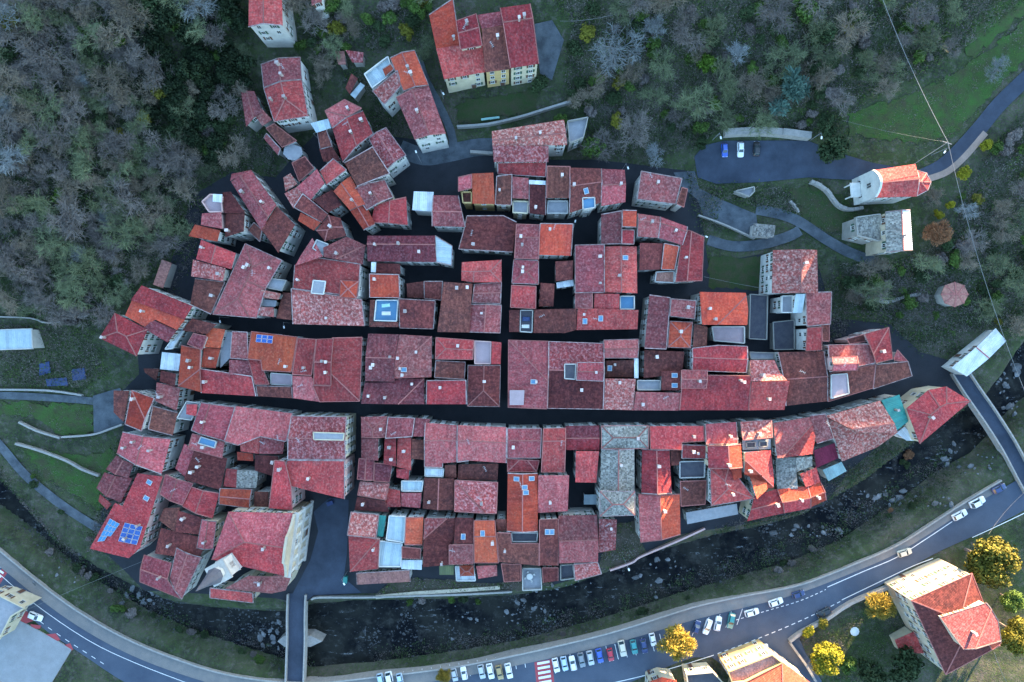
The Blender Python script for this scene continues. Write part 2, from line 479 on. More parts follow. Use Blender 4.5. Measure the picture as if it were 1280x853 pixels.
# --- north-west quarter
h('long plum gabled house running diagonally at the wood edge', 'C', '275,190 375,133 500,305 430,437', 10, '13', 'k', 'stone', ch=1, e='')
b('C', '278,150 375,130 375,132 275,188', 9.4, '0', 'k', e='', ov=0)
h('dark plum house with grey windowed side wall below the diagonal house', 'C', '437,432 502,310 593,403 521,547', 10, '1', 'd', 'grey', pitch=.2)
b('C', '358,430 395,395 436,432 418,488', 8.5, '3', 'd', e='a')
h('pink terrace house with white cabin on its deck above the ravine', 'C', '132,290 175,252 230,255 238,343 168,343', 8.5, '', 'q', 'pink', par=.7)
b('C', '130,347 240,347 245,430 124,404', 7.6, '3', 'k', e='')
b('C', '184,250 230,252 226,292 182,288', 10.4, '', 'w', e='')
h('brown shed-roofed house wedged behind the pink terrace', 'C', '232,242 275,240 355,350 240,344', 9.6, '3', 'd', 'pale', pitch=.2)
b('C', '247,347 355,353 350,442 245,465', 8.8, '3', 'd', e='')
h('house with orange lean-to roof jutting over white balcony on the ravine', 'C', '95,402 240,440 228,495 62,460', 7.5, '3', 'o', 'white', e='')
h('red gabled house with tall white windowed side on the ravine', 'C', '125,478 298,545 275,625 100,575', 9.5, '13', 'r', 'white', e='v')
h('low house with roof patched in loose pale tiles', 'C', '85,577 272,627 258,690 75,660', 8.2, '3', 'm', 'stone', e='')
h('dark plum shed-roofed house at the head of the upper lane', 'C', '95,672 258,692 185,850 70,800', 7.6, '3', 'd', 'stone', pitch=.18)
h('big pink hipped house between ravine and upper lane', 'C', '345,497 527,580 447,722 400,868 183,850', 10, '01234', 'k', 'pale', ch=2, e='a', pitch=.22)
h('stepped house of grey stone terraces and small red roofs', 'C', '440,665 555,680 530,735 430,715', 9, '', 'g', 'stone', par=.5)
b('C', '405,722 525,747 511,777 395,762', 9.6, '2', 'm', e='')
b('C', '380,768 502,782 495,812 375,807', 8.4, '', 'g', e='')
b('C', '370,812 492,816 488,864 366,850', 9.2, '2', 'm', e='')
b('C', '532,740 578,745 582,878 500,870', 7, '3', 'd', e='')
h('red-roofed house with grey roof terrace and small orange pyramid turret', 'C', '592,604 640,558 925,603 918,765 587,722', 10, '0', 'r', 'white', ch=1, pitch=.12, e='v')
b('C', '820,680 910,685 900,770 815,765', 12.2, '0123', 'o', e='a', pitch=.35)
b('C', '683,678 748,684 737,752 672,746', 12.0, '', 'g', e='a')
h('house with coarse mottled pale-and-red roof facing the upper lane', 'C', '586,724 932,778 940,908 583,898', 9.4, '2', 'm', 'pale', pitch=.18, e='v')
h('plum hipped house with light box dormer behind the red-roofed terrace house', 'C', '700,432 760,355 820,370 850,458 742,485', 9.4, '0134', 'd', 'grey', e='')
b('C', '742,522 850,462 945,505 930,602 750,570', 9.0, '12', 'p', e='')
b('C', '680,522 702,476 762,500 740,560', 9.8, '', 'g', par=.4)
b('C', '622,556 680,470 742,565 594,608', 9.2, '3', 'k', e='')
h('small mottled house at the foot of the balconied house', 'C', '535,168 575,150 612,205 545,236', 8, '3', 'm', 'stone', e='')
h('balconied house with narrow dark roof backing on the wood', 'C', '578,95 650,70 697,130 614,188', 8.2, '3', 'd', 'white', e='a')
h('pink shed-roofed house with long white wall', 'C', '600,217 715,137 750,205 670,280', 10.2, '3', 'k', 'white', e='v')
h('crimson shed-roofed house joined uphill to the pink one with white wall', 'C', '717,135 792,82 860,140 752,205', 10.8, '3', 'r', 'white', e='v')
h('mottled plum house bent round the lane corner', 'C', '540,247 622,217 640,252 585,322', 8.6, '3', 'm', 'grey', e='')
h('dark shed-roofed house with orange strip along its lower eave', 'C', '597,322 642,256 757,350 726,392', 9.4, '2', 'd', 'pale', pitch=.2)
b('C', '625,345 726,394 686,432 608,382', 9.0, '2', 'o', e='')
h('square red-brown house below the long white wall', 'C', '692,287 780,227 826,305 765,347', 9, '1', 'd', 'grey', e='')
h('long orange stepped house with pale blue windowed flank', 'C', '785,237 870,160 945,300 866,330', 9.8, '13', 'o', 'pale', e='')
b('C', '867,332 946,302 992,402 936,430', 9.2, '13', 'o', e='v')
h('plum gabled house with bright verge tiles beside the orange stepped house', 'C', '880,227 1040,180 1082,266 950,330', 9.6, '13', 'p', 'cream', e='a', ch=1)
h('big dark plum house above the square with broken grey verge', 'C', '840,95 987,25 1072,157 902,212', 10, '3', 'd', 'pale', e='v', pitch=.2)
h('house with dark roof paling to crimson at its sunlit east slope', 'D', '110,310 270,266 277,405 98,392', 8.6, '13', 'r', 'grey', e='v', pitch=.25)
# --- north quarter
h('plain white flat-roofed block standing beside a dark courtyard', 'D', '308,237 407,240 398,337 300,330', 8, '', 'w', 'white', e='')
h('plum house with tall white south wall beside the white block', 'D', '405,256 530,258 565,415 400,411', 9.5, '02', 'p', 'white', e='v', r=.55)
h('sprawling dark-roofed house with one pale aerial below the yellow house', 'D', '575,366 755,360 820,390 802,540 535,530 562,430', 8, '2', 'd', 'stone', e='v', ae=1, pitch=.14)
h('long plum gabled house ending in a pale grey cabin', 'D', '80,460 415,460 420,590 78,585', 10, '02', 'p', 'white', r=.35, e='', ch=3)
b('D', '416,460 500,510 496,606 421,591', 9.4, '1', 'c', e='a', pitch=.15)
h('bright red flat-looking house with white edging and chimney cabin', 'D', '95,652 240,656 238,768 88,765', 9.4, '2', 'o', 'white', e='a')
b('D', '118,596 242,600 242,648 110,644', 8.6, '2', 'd', e='')
b('D', '96,590 120,590 118,640 94,640', 10.6, '', 'w', e='')
h('house with blue roof terrace, two mats and red tiled surround', 'I', '200,140 312,140 305,248 190,245', 9.2, '', 'n', 'white', par=.5)
b('I', '170,140 196,140 186,248 165,272', 9.3, '3', 'd', e='')
b('I', '188,250 312,250 312,275 166,274', 9.0, '2', 'd', e='')
h('dark twin-bay house with dull brown roof below the grey courtyard', 'I', '355,60 440,50 440,132 355,127', 8.4, '2', 'd', 'stone', e='')
b('I', '442,50 535,50 525,142 441,132', 8.6, '2', 'd', e='a')
h('dark red house framed by pale mortar edging on the upper lane', 'I', '320,137 500,147 485,285 318,280', 9.2, '2', 'd', 'grey', e='a')
h('deep dark-roofed house with a single pale vent on the upper lane', 'I', '540,53 682,62 664,302 505,300', 9.6, '2', 'd', 'stone', e='', ch=1, pitch=.13)
h('red hipped house at the top of the cross lane', 'D', '548,590 745,578 745,690 605,690 545,682', 9.6, '0123', 'r', 'stone', e='', pitch=.24)
h('small plum house with ragged pale edging below the red hipped house', 'I', '690,62 825,52 820,158 680,154', 9.2, '02', 'p', 'stone', e='a')
h('plum house with ridge toward the lane at the cross lane corner', 'I', '672,162 825,166 818,305 660,300', 9.4, '13', 'p', 'stone', e='a')
h('orange-roofed house with yellow front and small plum corner bay', 'D', '600,155 705,150 712,300 600,298', 9.6, '2', 'o', 'ochre', pitch=.16, e='')
b('D', '530,167 598,157 598,226 530,236', 9.8, '3', 'k', e='a')
b('D', '546,242 598,240 598,298 552,298', 8.2, '', 'd', par=.9)
h('red strip-roofed house with pale edging tucked below the pink ruin house', 'D', '727,100 968,95 965,165 727,150', 8.4, '2', 'r', 'pale', e='a')
h('narrow dark house beside the yellow-fronted house', 'D', '722,167 797,158 795,305 714,303', 9.2, '2', 'd', 'cream', e='a', pitch=.15)
h('plum house with grey roof terrace edged in white', 'D', '800,167 880,175 880,275 800,270', 9.4, '2', 'p', 'cream', e='v', pitch=.15)
b('D', '800,285 880,287 876,350 800,345', 7.6, '', 'g', par=.6)
h('dark red house with white box on its ridge by the curving front', 'D', '883,205 965,207 965,355 882,346', 9, '2', 'd', 'grey', e='v', pitch=.15)
b('D', '882,180 966,184 966,204 882,200', 10.4, '', 'w', e='')
h('dark house with open grey loggia terrace in the curving front', 'D', '972,118 1085,120 1080,270 970,270', 9.6, '2', 'd', 'grey', e='v', pitch=.15)
b('D', '975,285 1076,285 1076,350 970,350', 7.4, '', 'g', par=.7)
h('dark gabled house with sunken blue roof terrace and blue skylight', 'E', '128,120 285,125 285,293 126,345', 9.6, '02', 'd', 'pale', r=.45, e='v', sk='210,235')
b('E', '190,268 254,266 256,320 192,330', 10.2, '', 'n', par=.3)
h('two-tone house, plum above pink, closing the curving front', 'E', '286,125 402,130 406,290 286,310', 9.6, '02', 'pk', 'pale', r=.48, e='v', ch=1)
h('detached plum house with white south front and small annex', 'E', '480,142 683,178 656,300 465,275', 9.4, '2', 'p', 'white', e='a', pitch=.16, ch=1)
b('E', '685,220 716,226 697,316 660,302', 7.6, '1', 'd', e='a')
h('plum shed-roofed house with trailing dark cable', 'E', '285,352 385,337 385,500 285,500', 9.4, '3', 'p', 'pale', e='v', pitch=.15)
h('small bright orange tower house above a lower red bay', 'E', '390,333 462,333 460,415 388,415', 11, '1', 'o', 'pale', e='v', pitch=.15)
b('E', '387,430 450,430 448,500 386,500', 10, '1', 'r', e='a', pitch=.15)
h('pink house of two bays bending round the lane', 'E', '465,350 577,366 570,468 465,462', 10, '02', 'k', 'white', r=.3, e='v')
b('E', '578,366 712,415 690,505 571,468', 10, '02', 'k', r=.3, e='v')
h('red corner house with white edging overlooking the lawn', 'E', '715,432 797,465 788,682 655,688 680,510', 9.6, '13', 'r', 'white', e='a', ch=1, pitch=.2, r=.6)
h('sunken dark and orange roofs inside the bend of the pink house', 'E', '470,500 583,502 580,626 475,630', 7.8, '2', 'd', 'grey', e='')
b('E', '590,502 665,516 651,628 585,626', 8.2, '2', 'o', e='a')
b('E', '556,638 650,634 648,695 550,690', 7, '', 'b', par=.5)
h('plum house with stepped white parapet and one vent', 'E', '155,505 298,505 298,742 155,742', 9.8, '3', 'p', 'pale', e='a', pitch=.14, ch=1)
b('E', '156,744 238,744 238,820 156,820', 9.0, '3', 'p', e='a')
h('red and orange gabled house with white skylight beside the stepped parapet', 'E', '300,512 462,512 465,745 302,740', 9.8, '13', 'r', 'pale', e='v', sk='405,568', pitch=.22)
h('red corner house with blue roof terrace and two skylights', 'J', '405,182 705,192 705,286 400,290', 9, '2', 'r', 'pale', e='v', sk='443,246 522,232', pitch=.25)
b('J', '488,110 612,112 614,190 488,184', 9.8, '2', 'r', e='')
b('J', '616,120 690,120 690,188 616,188', 9.2, '', 'n', par=.6)
h('pale plum house at the head of the cross lane', 'D', '820,402 935,406 930,575 810,570', 9.8, '02', 'p', 'pale', e='a', r=.4, ch=1)
h('bright red house with white south wall near the curving front', 'D', '937,402 1100,404 1092,558 930,553', 10, '2', 'o', 'white', e='v', ae=1, pitch=.16)
h('square lilac-pink house with central vent in white edging', 'D', '806,576 930,583 930,700 796,695', 10, '0123', 'k', 'pale', e='a', ch=1, pitch=.14)
h('square red house in white edging, downhill of the lilac one', 'D', '796,706 917,712 915,822 790,815', 9.6, '2', 'r', 'pale', e='a', pitch=.15)
h('dark courtyard house with white slatted balcony rail', 'D', '1012,590 1100,585 1100,678 1015,684', 8, '2', 'd', 'grey', e='')
b('D', '938,696 1008,701 1004,810 932,810', 7.6, '2', 'd', e='')
b('D', '1018,692 1102,676 1106,708 1022,720', 7.2, '', 'w', e='', ov=.2)
h('house with dark furnished roof terrace on the cross lane', 'J', '66,190 118,190 116,300 65,300', 9, '3', 'd', 'pale', e='', pitch=.15)
b('J', '120,190 185,190 181,304 118,300', 8.4, '', 'x', par=.6)
h('broad brown-red house on the upper lane with one aerial', 'J', '190,190 400,184 398,290 345,305 186,305', 9.2, '2', 'd', 'pale', e='', ae=1, pitch=.2)
# --- middle block between upper lane and main street
h('plum hipped corner house with lichen streaks', 'I', '160,308 315,312 297,430 292,548 145,545', 9.4, '03', 'p', 'stone', e='', pitch=.2, ch=2)
h('plum house with three white vents and blue skylight', 'I', '317,312 478,322 476,525 298,530 298,432', 9.6, '01', 'p', 'stone', e='', pitch=.16, sk='338,488', ch=3)
h('plum house with diagonal hip and row of white pipes on main street', 'I', '145,552 292,550 300,532 440,532 440,660 130,655', 9.4, '23', 'p', 'stone', e='', ch=3, pitch=.2)
h('red hipped house with white edging beside the pink roof terrace', 'I', '498,327 688,341 682,437 495,435', 10, '023', 'r', 'pale', e='a')
h('sunken dark house below the red hipped one', 'I', '500,442 645,450 640,535 494,525', 8.6, '1', 'd', 'grey', e='a', pitch=.15)
h('red house on main street beside a tall white party wall', 'I', '457,540 650,538 650,660 450,660', 9.4, '2', 'r', 'stone', e='v', ch=1)
h('pink flat roof terrace house at the cross lane corner', 'I', '690,342 775,347 772,460 690,460', 9.4, '', 'q', 'pink', par=.6, ch=1)
b('I', '777,347 825,352 820,460 774,460', 9.6, '1', 'r', e='')
h('dark hipped house with pale ridge lines at the street crossing', 'I', '658,466 820,466 815,672 655,670', 9.6, '123', 'd', 'stone', e='a')
h('pink hipped corner house with pale roof hatch on main street', 'J', '62,340 262,346 252,680 60,675', 9.8, '03', 'k', 'pale', e='a', sk='187,548', pitch=.14, ch=1)
b('J', '68,590 142,590 138,664 68,664', 11.2, '', 'q', e='')
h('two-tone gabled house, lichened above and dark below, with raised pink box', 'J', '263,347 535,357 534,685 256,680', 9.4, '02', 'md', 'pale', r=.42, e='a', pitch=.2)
b('J', '405,452 538,452 535,545 400,540', 12.0, '02', 'k', e='a')
b('J', '340,458 400,458 396,538 340,534', 11.6, '', 'x', par=.2)
h('pink gabled house with white back wall around a sunken red roof', 'J', '537,340 710,335 706,430 537,430', 9.8, '02', 'k', 'white', e='a')
b('J', '688,432 710,432 710,530 690,530', 9.2, '', 'w', e='')
b('J', '546,442 685,440 686,525 546,525', 8.0, '2', 'd', e='', sk='567,480')
h('mottled red house on main street with scattered pale tiles', 'J', '540,530 690,532 683,690 536,686', 9.2, '2', 'm', 'stone', e='', pitch=.22)
h('faded pink house with small grey loggia on main street', 'J', '692,596 915,601 910,692 684,690', 9.2, '2', 'k', 'pale', e='', ae=1)
b('J', '702,540 820,540 820,590 702,590', 8.4, '', 'g', par=.4)
h('little dark house with two square blue skylights', 'J', '825,496 920,492 918,590 825,590', 9.6, '3', 'd', 'pale', e='', sk='890,516 890,566', pitch=.12)
h('wide crimson house on main street with raised gabled dormer', 'K', '122,512 460,516 460,690 118,690', 9.4, '2', 'r', 'pale', e='v', pitch=.24, ch=1)
b('K', '127,490 255,490 250,580 125,580', 11.6, '02', 'k', e='a')
h('crimson house on main street next to the wide one, plum rear roof', 'K', '462,546 648,541 640,688 462,690', 9.2, '2', 'r', 'pale', e='v', ch=1)
b('K', '470,440 590,440 610,500 640,539 462,544', 9.8, '0', 'm', e='')
h('red and pink gabled house ending in a row of white eave tiles', 'K', '180,381 310,366 455,371 450,502 180,492', 9.8, '13', 'r', 'white', e='a', pitch=.18)
h('large dark shed-roofed house hidden behind the loggia', 'J', '736,389 935,398 928,508 736,530', 8.2, '2', 'd', 'grey', e='', pitch=.14)
h('tall plum house rising beside the orange pyramid roof', 'J', '765,115 865,130 845,385 740,380', 10, '3', 'p', 'pale', e='v', pitch=.13)
h('house with orange pyramid roof and pink white-edged top storey', 'J', '866,246 980,251 970,380 856,376', 10, '0123', 'o', 'white', e='a', pitch=.24)
b('J', '871,135 995,145 990,235 866,220', 11.2, '2', 'k', e='a', pitch=.1)
b('J', '982,260 1055,275 1050,370 975,378', 8.6, '1', 'd', e='')
h('bright red gabled house above an open pinkish terrace', 'K', '218,100 447,105 460,190 455,265 215,265', 9.8, '02', 'o', 'pale', e='', ch=2)
b('K', '275,272 440,272 440,358 285,345', 6.4, '', 'q', par=.6)
h('speckled pink gabled house with long balcony by the lawn', 'F', '25,530 240,530 245,745 20,745', 9.4, '13', 'm', 'white', e='v', r=.4, pitch=.22)
h('plum house with pale blue lean-to and white windowed wall', 'K', '735,105 875,100 870,260 742,272', 9, '1', 'p', 'white', e='a', pitch=.16)
b('K', '685,112 731,112 729,205 683,205', 9.2, '2', 'c', e='')
b('K', '622,120 681,117 680,205 620,205', 7.8, '', 'g', par=.7)
b('K', '746,280 820,275 825,390 746,395', 9, '2', 'r', e='a', pitch=.14)
b('K', '822,266 863,260 863,345 828,345', 8.2, '1', 'd', e='a', pitch=.15)
h('wide dark gabled house on main street with low paired slopes', 'K', '608,401 836,396 855,645 648,668', 9.2, '02', 'd', 'pale', e='v', pitch=.16, ae=1)
h('plum hipped house with small raised skylit dormer at the street end', 'L', '300,205 480,200 525,205 525,295 297,338', 9.8, '0', 'p', 'pink', e='a', pitch=.14)
b('L', '483,150 602,117 622,275 527,294', 9.8, '01', 'r', e='a', pitch=.2)
b('L', '393,176 480,152 492,185 405,200', 8.4, '0', 'd', e='a', pitch=.15)
b('L', '320,265 443,260 445,332 320,336', 13.0, '02', 'k', e='a', pitch=.35)
h('last dark house of main street with pale mottled roof deck and pointed tip', 'L', '300,346 525,302 522,420 300,488', 9.2, '2', 'd', 'pale', e='a', pitch=.15)
b('L', '312,352 395,346 405,448 312,474', 10.6, '', 'q', par=.25)
b('L', '527,302 690,287 718,360 524,424', 9, '2', 'd', e='a', pitch=.15)
b('L', '627,268 645,230 690,288 630,282', 8.2, '0', 'k', e='a', pitch=.15)
# --- south row along main street, from the bridge westward
h('bright red hipped house alone at the bridge head', 'L', '690,522 800,430 890,412 1010,485 757,698', 8, '01234', 'r', 'cream', e='', pitch=.28)
h('lean-to with green sheet roof and white porch by the red hipped house', 'L', '560,480 655,453 700,585 637,630', 7.2, '1', 't', 'white', e='', pitch=.1)
b('L', '640,645 682,612 742,682 692,682', 4.6, '', 'w', e='')
h('large speckled pink-grey house with bent ridge beside the green sheet roof', 'L', '286,560 558,483 636,640 440,640', 9.8, '02', 'm', 'pale', e='', r=.75, pitch=.26)
b('L', '286,562 442,642 640,642 545,715 370,785 340,690', 8.8, '35', 'm', e='', pitch=.2)
h('low house with magenta sheet roof and grey-green awning', 'Q', '782,330 890,292 910,370 800,420', 6.4, '2', 'y', 'grey', e='', pitch=.12)
b('Q', '826,427 920,387 950,435 860,485', 4.6, '2', 'e', e='', pitch=.15)
h('narrow plum house on main street beside the speckled roof', 'Q', '767,160 840,148 880,270 802,298', 9, '3', 'p', 'pale', e='v', pitch=.14)
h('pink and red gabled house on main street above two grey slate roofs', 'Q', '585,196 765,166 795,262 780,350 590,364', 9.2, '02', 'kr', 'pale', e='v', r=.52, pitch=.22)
h('low house with rough grey slab roofs in the back court', 'Q', '597,366 690,366 702,520 605,525', 7.8, '3', 's', 'stone', e='', pitch=.12)
b('Q', '692,366 775,360 780,410 702,440', 8, '2', 's', e='', pitch=.15)
h('orange-red shed-roofed house behind the sunlit riverside gable', 'Q', '710,446 800,416 820,493 740,512', 8.4, '1', 'r', 'cream', e='', pitch=.2)
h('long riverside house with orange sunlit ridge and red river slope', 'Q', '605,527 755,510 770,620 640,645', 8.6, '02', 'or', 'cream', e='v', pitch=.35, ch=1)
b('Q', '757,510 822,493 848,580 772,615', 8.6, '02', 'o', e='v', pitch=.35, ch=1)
b('Q', '492,555 602,525 638,645 455,685 468,622', 8.2, '0 2'.replace(' ', ''), 'r', e='', pitch=.28)
h('red hipped house with striped sunlit slope over the river lean-to', 'Q', '270,425 365,407 490,572 275,608', 10.4, '0123', 'r', 'white', e='a', pitch=.34)
b('Q', '368,402 425,400 428,468 385,478', 11.0, '1', 'o', e='', pitch=.2)
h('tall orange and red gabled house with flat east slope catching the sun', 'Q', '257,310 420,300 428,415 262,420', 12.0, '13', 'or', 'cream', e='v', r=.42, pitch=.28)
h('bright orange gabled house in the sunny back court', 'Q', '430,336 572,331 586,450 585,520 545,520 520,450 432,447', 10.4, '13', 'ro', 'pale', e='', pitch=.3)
b('Q', '465,452 543,444 548,520 492,568', 10.4, '0', 'o', e='', pitch=.25)
h('house with two dark lightwells cut in its stone-edged roof', 'Q', '422,191 575,181 572,265 428,278', 9.6, '0', 'm', 'stone', e='a', pitch=.2)
b('Q', '430,282 572,276 572,325 432,330', 8.8, '', 'g', e='')
b('Q', '448,290 496,288 496,318 450,320', 8.95, '', 'x', par=.25, ov=.5)  # lightwell as a flat dark pad, its shade put into the colour
b('Q', '512,286 556,284 556,314 514,316', 8.95, '', 'x', par=.25, ov=.5)  # second lightwell, again a dark-coloured pad standing for the shade inside
h('pinkish house with orange lower courses on main street', 'Q', '245,201 400,191 402,296 246,299', 9.4, '0', 'k', 'pale', e='v', pitch=.15)
h('long crimson house on main street next to the slate-roofed house', 'P', '766,132 1035,130 1035,203 922,210 920,245 766,242', 9.2, '0', 'r', 'pale', e='v', pitch=.18, ch=1)
h('small crimson house boxed by pale edging with stone chimneys', 'Q', '130,302 250,306 245,373 128,371', 8.8, '2', 'r', 'pale', e='a', ch=2, pitch=.15)
h('house with charcoal boarded roof terrace and dark tiled court roof', 'Q', '115,385 245,382 241,466 115,470', 7.4, '', 'x', 'grey', par=.5)
b('Q', '116,482 250,482 245,600 120,605', 7.2, '1', 'd', e='a', pitch=.15)
h('long grey lean-to roof along the river bank', 'Q', '146,640 400,596 410,650 156,700', 4.6, '2', 'g', 'stone', e='', pitch=.12, name='lean_to', cat='shed')
h('grey slate-roofed house with pyramid end, only slate roof on main street', 'P', '525,130 760,128 760,243 525,244', 9.8, '0123', 's', 'pale', e='a')
b('P', '525,246 690,246 690,453 520,453', 9.8, '13', 's', e='v')
b('P', '518,456 692,456 692,575 518,580', 12.4, '0123', 's', e='a', pitch=.32)
h('red gabled back house with ridge toward the river beside the slate roof', 'P', '728,246 865,250 876,465 725,465', 9.2, '13', 'r', 'pale', e='v')
b('P', '866,251 920,247 920,325 871,325', 7.8, '1', 'd', e='')
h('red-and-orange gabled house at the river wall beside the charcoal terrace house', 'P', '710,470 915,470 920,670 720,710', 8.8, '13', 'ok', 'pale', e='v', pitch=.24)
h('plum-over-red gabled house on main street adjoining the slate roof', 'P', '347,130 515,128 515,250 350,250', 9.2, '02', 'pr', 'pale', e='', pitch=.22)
b('P', '396,252 510,252 500,413 396,411', 9.0, '2', 'r', e='', pitch=.14)
h('narrow red house in broad pale edging with two roof steps', 'P', '235,140 345,138 342,360 226,360', 9.4, '02', 'r', 'pale', e='a', r=.28, pitch=.2)
h('pink house with small hipped lower bay on main street', 'P', '57,141 226,141 221,290 56,290', 9.8, '02', 'k', 'pale', e='a', r=.4, pitch=.2)
b('P', '57,293 216,302 202,358 57,358', 8.8, '123', 'r', e='a', pitch=.2)
h('long crimson gabled house on main street, half of a stepped pair, white deck behind', 'O', '446,113 605,126 602,310 532,316 530,338 441,335', 9.6, '02', 'k', 'pale', e='v', r=.4, pitch=.2)
b('O', '442,339 540,342 535,385 442,381', 7.8, '', 'w', par=.3)
b('O', '545,322 600,320 600,390 542,386', 7.4, '2', 'd', e='')
h('longer crimson gabled house on main street, other half of the stepped pair', 'O', '607,126 850,136 848,315 662,303 604,311', 9.8, '02', 'k', 'pale', e='v', r=.42, pitch=.2)
h('sunken dark and orange court roof behind the crimson pair', 'O', '611,320 810,316 805,400 607,396', 7.8, '2', 'd', 'grey', e='', pitch=.14)
h('lilac-pink square house with pale edging in the southern back court', 'O', '592,400 806,411 800,560 590,556', 9, '03', 'm', 'pale', e='a', pitch=.15)
h('plum hipped house at the square corner of main street', 'O', '125,86 255,81 246,186 126,186', 9.4, '013', 'p', 'stone', e='v')
b('O', '126,190 216,190 216,300 126,290', 9, '3', 'p', e='')
h('plum house with white aerials between the hipped corner and the crimson pair', 'O', '260,86 392,91 382,181 250,189', 9.4, '0', 'p', 'stone', e='a', pitch=.16, ae=1)
b('O', '242,196 300,191 300,330 237,320', 8.8, '3', 'r', e='', ch=2, pitch=.15)
h('slim plum house with long red rear wing', 'O', '396,91 470,96 440,181 387,181', 9.4, '0', 'p', 'stone', e='', pitch=.16)
b('O', '307,192 376,187 376,350 302,334', 8.6, '3', 'r', e='', pitch=.15)
b('O', '380,192 436,200 440,300 380,290', 8, '1', 'd', e='')
h('small plum twin-bay back house with ragged pale edging', 'O', '115,293 190,293 186,400 106,395', 8.8, '13', 'p', 'stone', e='a')
b('O', '195,312 280,322 266,410 191,402', 8.4, '1', 'p', e='a', pitch=.15)
h('little grey-pink house at the west edge of the southern court', 'O', '121,407 266,417 251,495 111,472', 8.4, '0', 'm', 'stone', e='a', pitch=.2)
b('O', '111,478 250,500 265,560 92,550', 7.4, '2', 'd', e='')
h('red lean-to house with pale roof deck in the southern court', 'O', '252,440 320,450 325,530 242,535', 7.8, '3', 'r', 'pale', e='', pitch=.15)
b('O', '326,402 438,402 430,457 326,455', 8, '', 'c', par=.4)
b('O', '326,462 428,462 420,540 326,531', 7.8, '2', 'k', e='', pitch=.12)
b('O', '303,342 366,347 361,400 301,386', 7.4, '2', 'r', e='', pitch=.15)
h('dark gabled court house strewn with pale debris', 'O', '441,388 588,392 585,550 432,542', 8.4, '13', 'd', 'stone', e='', pitch=.18)
h('long orange-brown gabled house with four skylights', 'O', '856,366 1005,366 1006,655 851,655', 9.8, '13', 'o', 'pale', e='v', sk='900,394 975,392 940,436 946,462', pitch=.22)
h('plain rose-pink shed-roofed house beside the four-skylight roof', 'O', '1007,371 1160,371 1155,555 1007,564', 9.2, '2', 'k', 'pale', e='', pitch=.14)
# --- riverside row
h('square house by the piazza, speckled upper and crimson lower slope', 'U', '75,0 215,15 205,125 62,111', 9, '0', 'm', 'pale', e='a', pitch=.18)
b('U', '62,114 222,131 210,285 70,300', 8.8, '23', 'r', e='v', pitch=.14)
b('U', '217,17 250,21 236,125 207,122', 8.2, '', 't', e='')
h('low tan-tiled porch house closing the piazza on the river side', 'U', '105,302 370,286 372,350 106,364', 5.4, '2', 'b', 'pale', e='v', pitch=.2)
h('house with pale blue sheet terraces at two levels', 'U', '265,17 350,22 341,155 250,140', 8.6, '', 'c', 'white', par=.3)
b('U', '216,142 335,157 325,275 211,275', 8, '', 'c', par=.3)
h('bright red house with white balcony above the river gardens', 'U', '352,26 437,26 431,165 346,160', 9.2, '1', 'o', 'white', e='v', pitch=.13)
b('U', '331,172 425,181 420,235 331,230', 8.6, '2', 'd', e='a', pitch=.15)
b('U', '326,241 430,241 428,290 326,286', 7.4, '', 'w', e='')
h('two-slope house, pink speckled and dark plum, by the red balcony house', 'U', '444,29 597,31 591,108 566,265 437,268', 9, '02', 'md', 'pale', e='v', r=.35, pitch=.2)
h('dark house with small white skylight and lower plum front', 'U', '598,29 688,31 686,153 590,155', 9.2, '0', 'd', 'pale', e='', sk='636,124', pitch=.14)
b('U', '568,159 685,157 685,260 566,262', 9, '2', 'p', e='a', pitch=.2)
h('vivid orange narrow house with white skylight and toothed back eave', 'U', '691,39 795,39 812,255 691,255', 9.2, '02', 'o', 'pale', e='a', sk='733,108', r=.35, pitch=.2)
h('broad dark house with black roof terrace below the four-skylight house', 'U', '806,97 874,99 876,153 1014,153 1014,270 816,250', 8.8, '4', 'd', 'pale', e='v', pitch=.16)
b('U', '800,32 852,32 852,95 806,95', 8.6, '2', 'd', e='')
b('U', '876,102 1010,102 1006,150 880,150', 8.6, '', 'x', par=.3)
h('slim brown house with double skylight on the riverside', 'U', '1016,31 1110,27 1110,268 1018,268', 9, '2', 'd', 'pale', e='v', sk='1056,100 1080,100', pitch=.13)
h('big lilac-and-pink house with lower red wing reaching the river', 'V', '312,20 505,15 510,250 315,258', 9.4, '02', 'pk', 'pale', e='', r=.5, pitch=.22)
b('V', '387,256 506,247 528,310 396,345', 7.8, '2', 'm', e='a', pitch=.2)
h('small red house with pale mottled foot above the overgrown garden', 'V', '511,26 600,31 598,190 511,205', 8.2, '2', 'm', 'pale', e='', pitch=.18)
h('small dark riverside annex with plant-framed pale terrace', 'U', '826,254 925,259 925,345 841,350', 6.8, '2', 'd', 'pale', e='a', pitch=.16)
b('U', '931,277 1025,277 1030,385 931,390', 3.6, '', 'g', par=.9)
h('low dark riverside roofs with black decks beside the pale terrace', 'U', '1031,276 1110,276 1110,345 1036,355', 5.6, '2', 'd', 'stone', e='v', pitch=.14)
b('U', '1120,262 1184,257 1194,330 1121,340', 5, '', 'x', par=.7)
h('white riverside hut with small orange hipped top', 'U', '595,271 690,266 700,345 601,345', 4, '', 'w', 'white', par=.4)
b('U', '616,269 688,268 691,320 621,322', 5.6, '0123', 'o', e='')
b('U', '516,272 590,267 590,315 517,315', 3.4, '', 'v', e='')
h('low pink riverside shed next to the white hut', 'U', '702,264 805,260 806,320 712,335', 4.4, '2', 'k', 'stone', e='', name='shed', cat='shed')
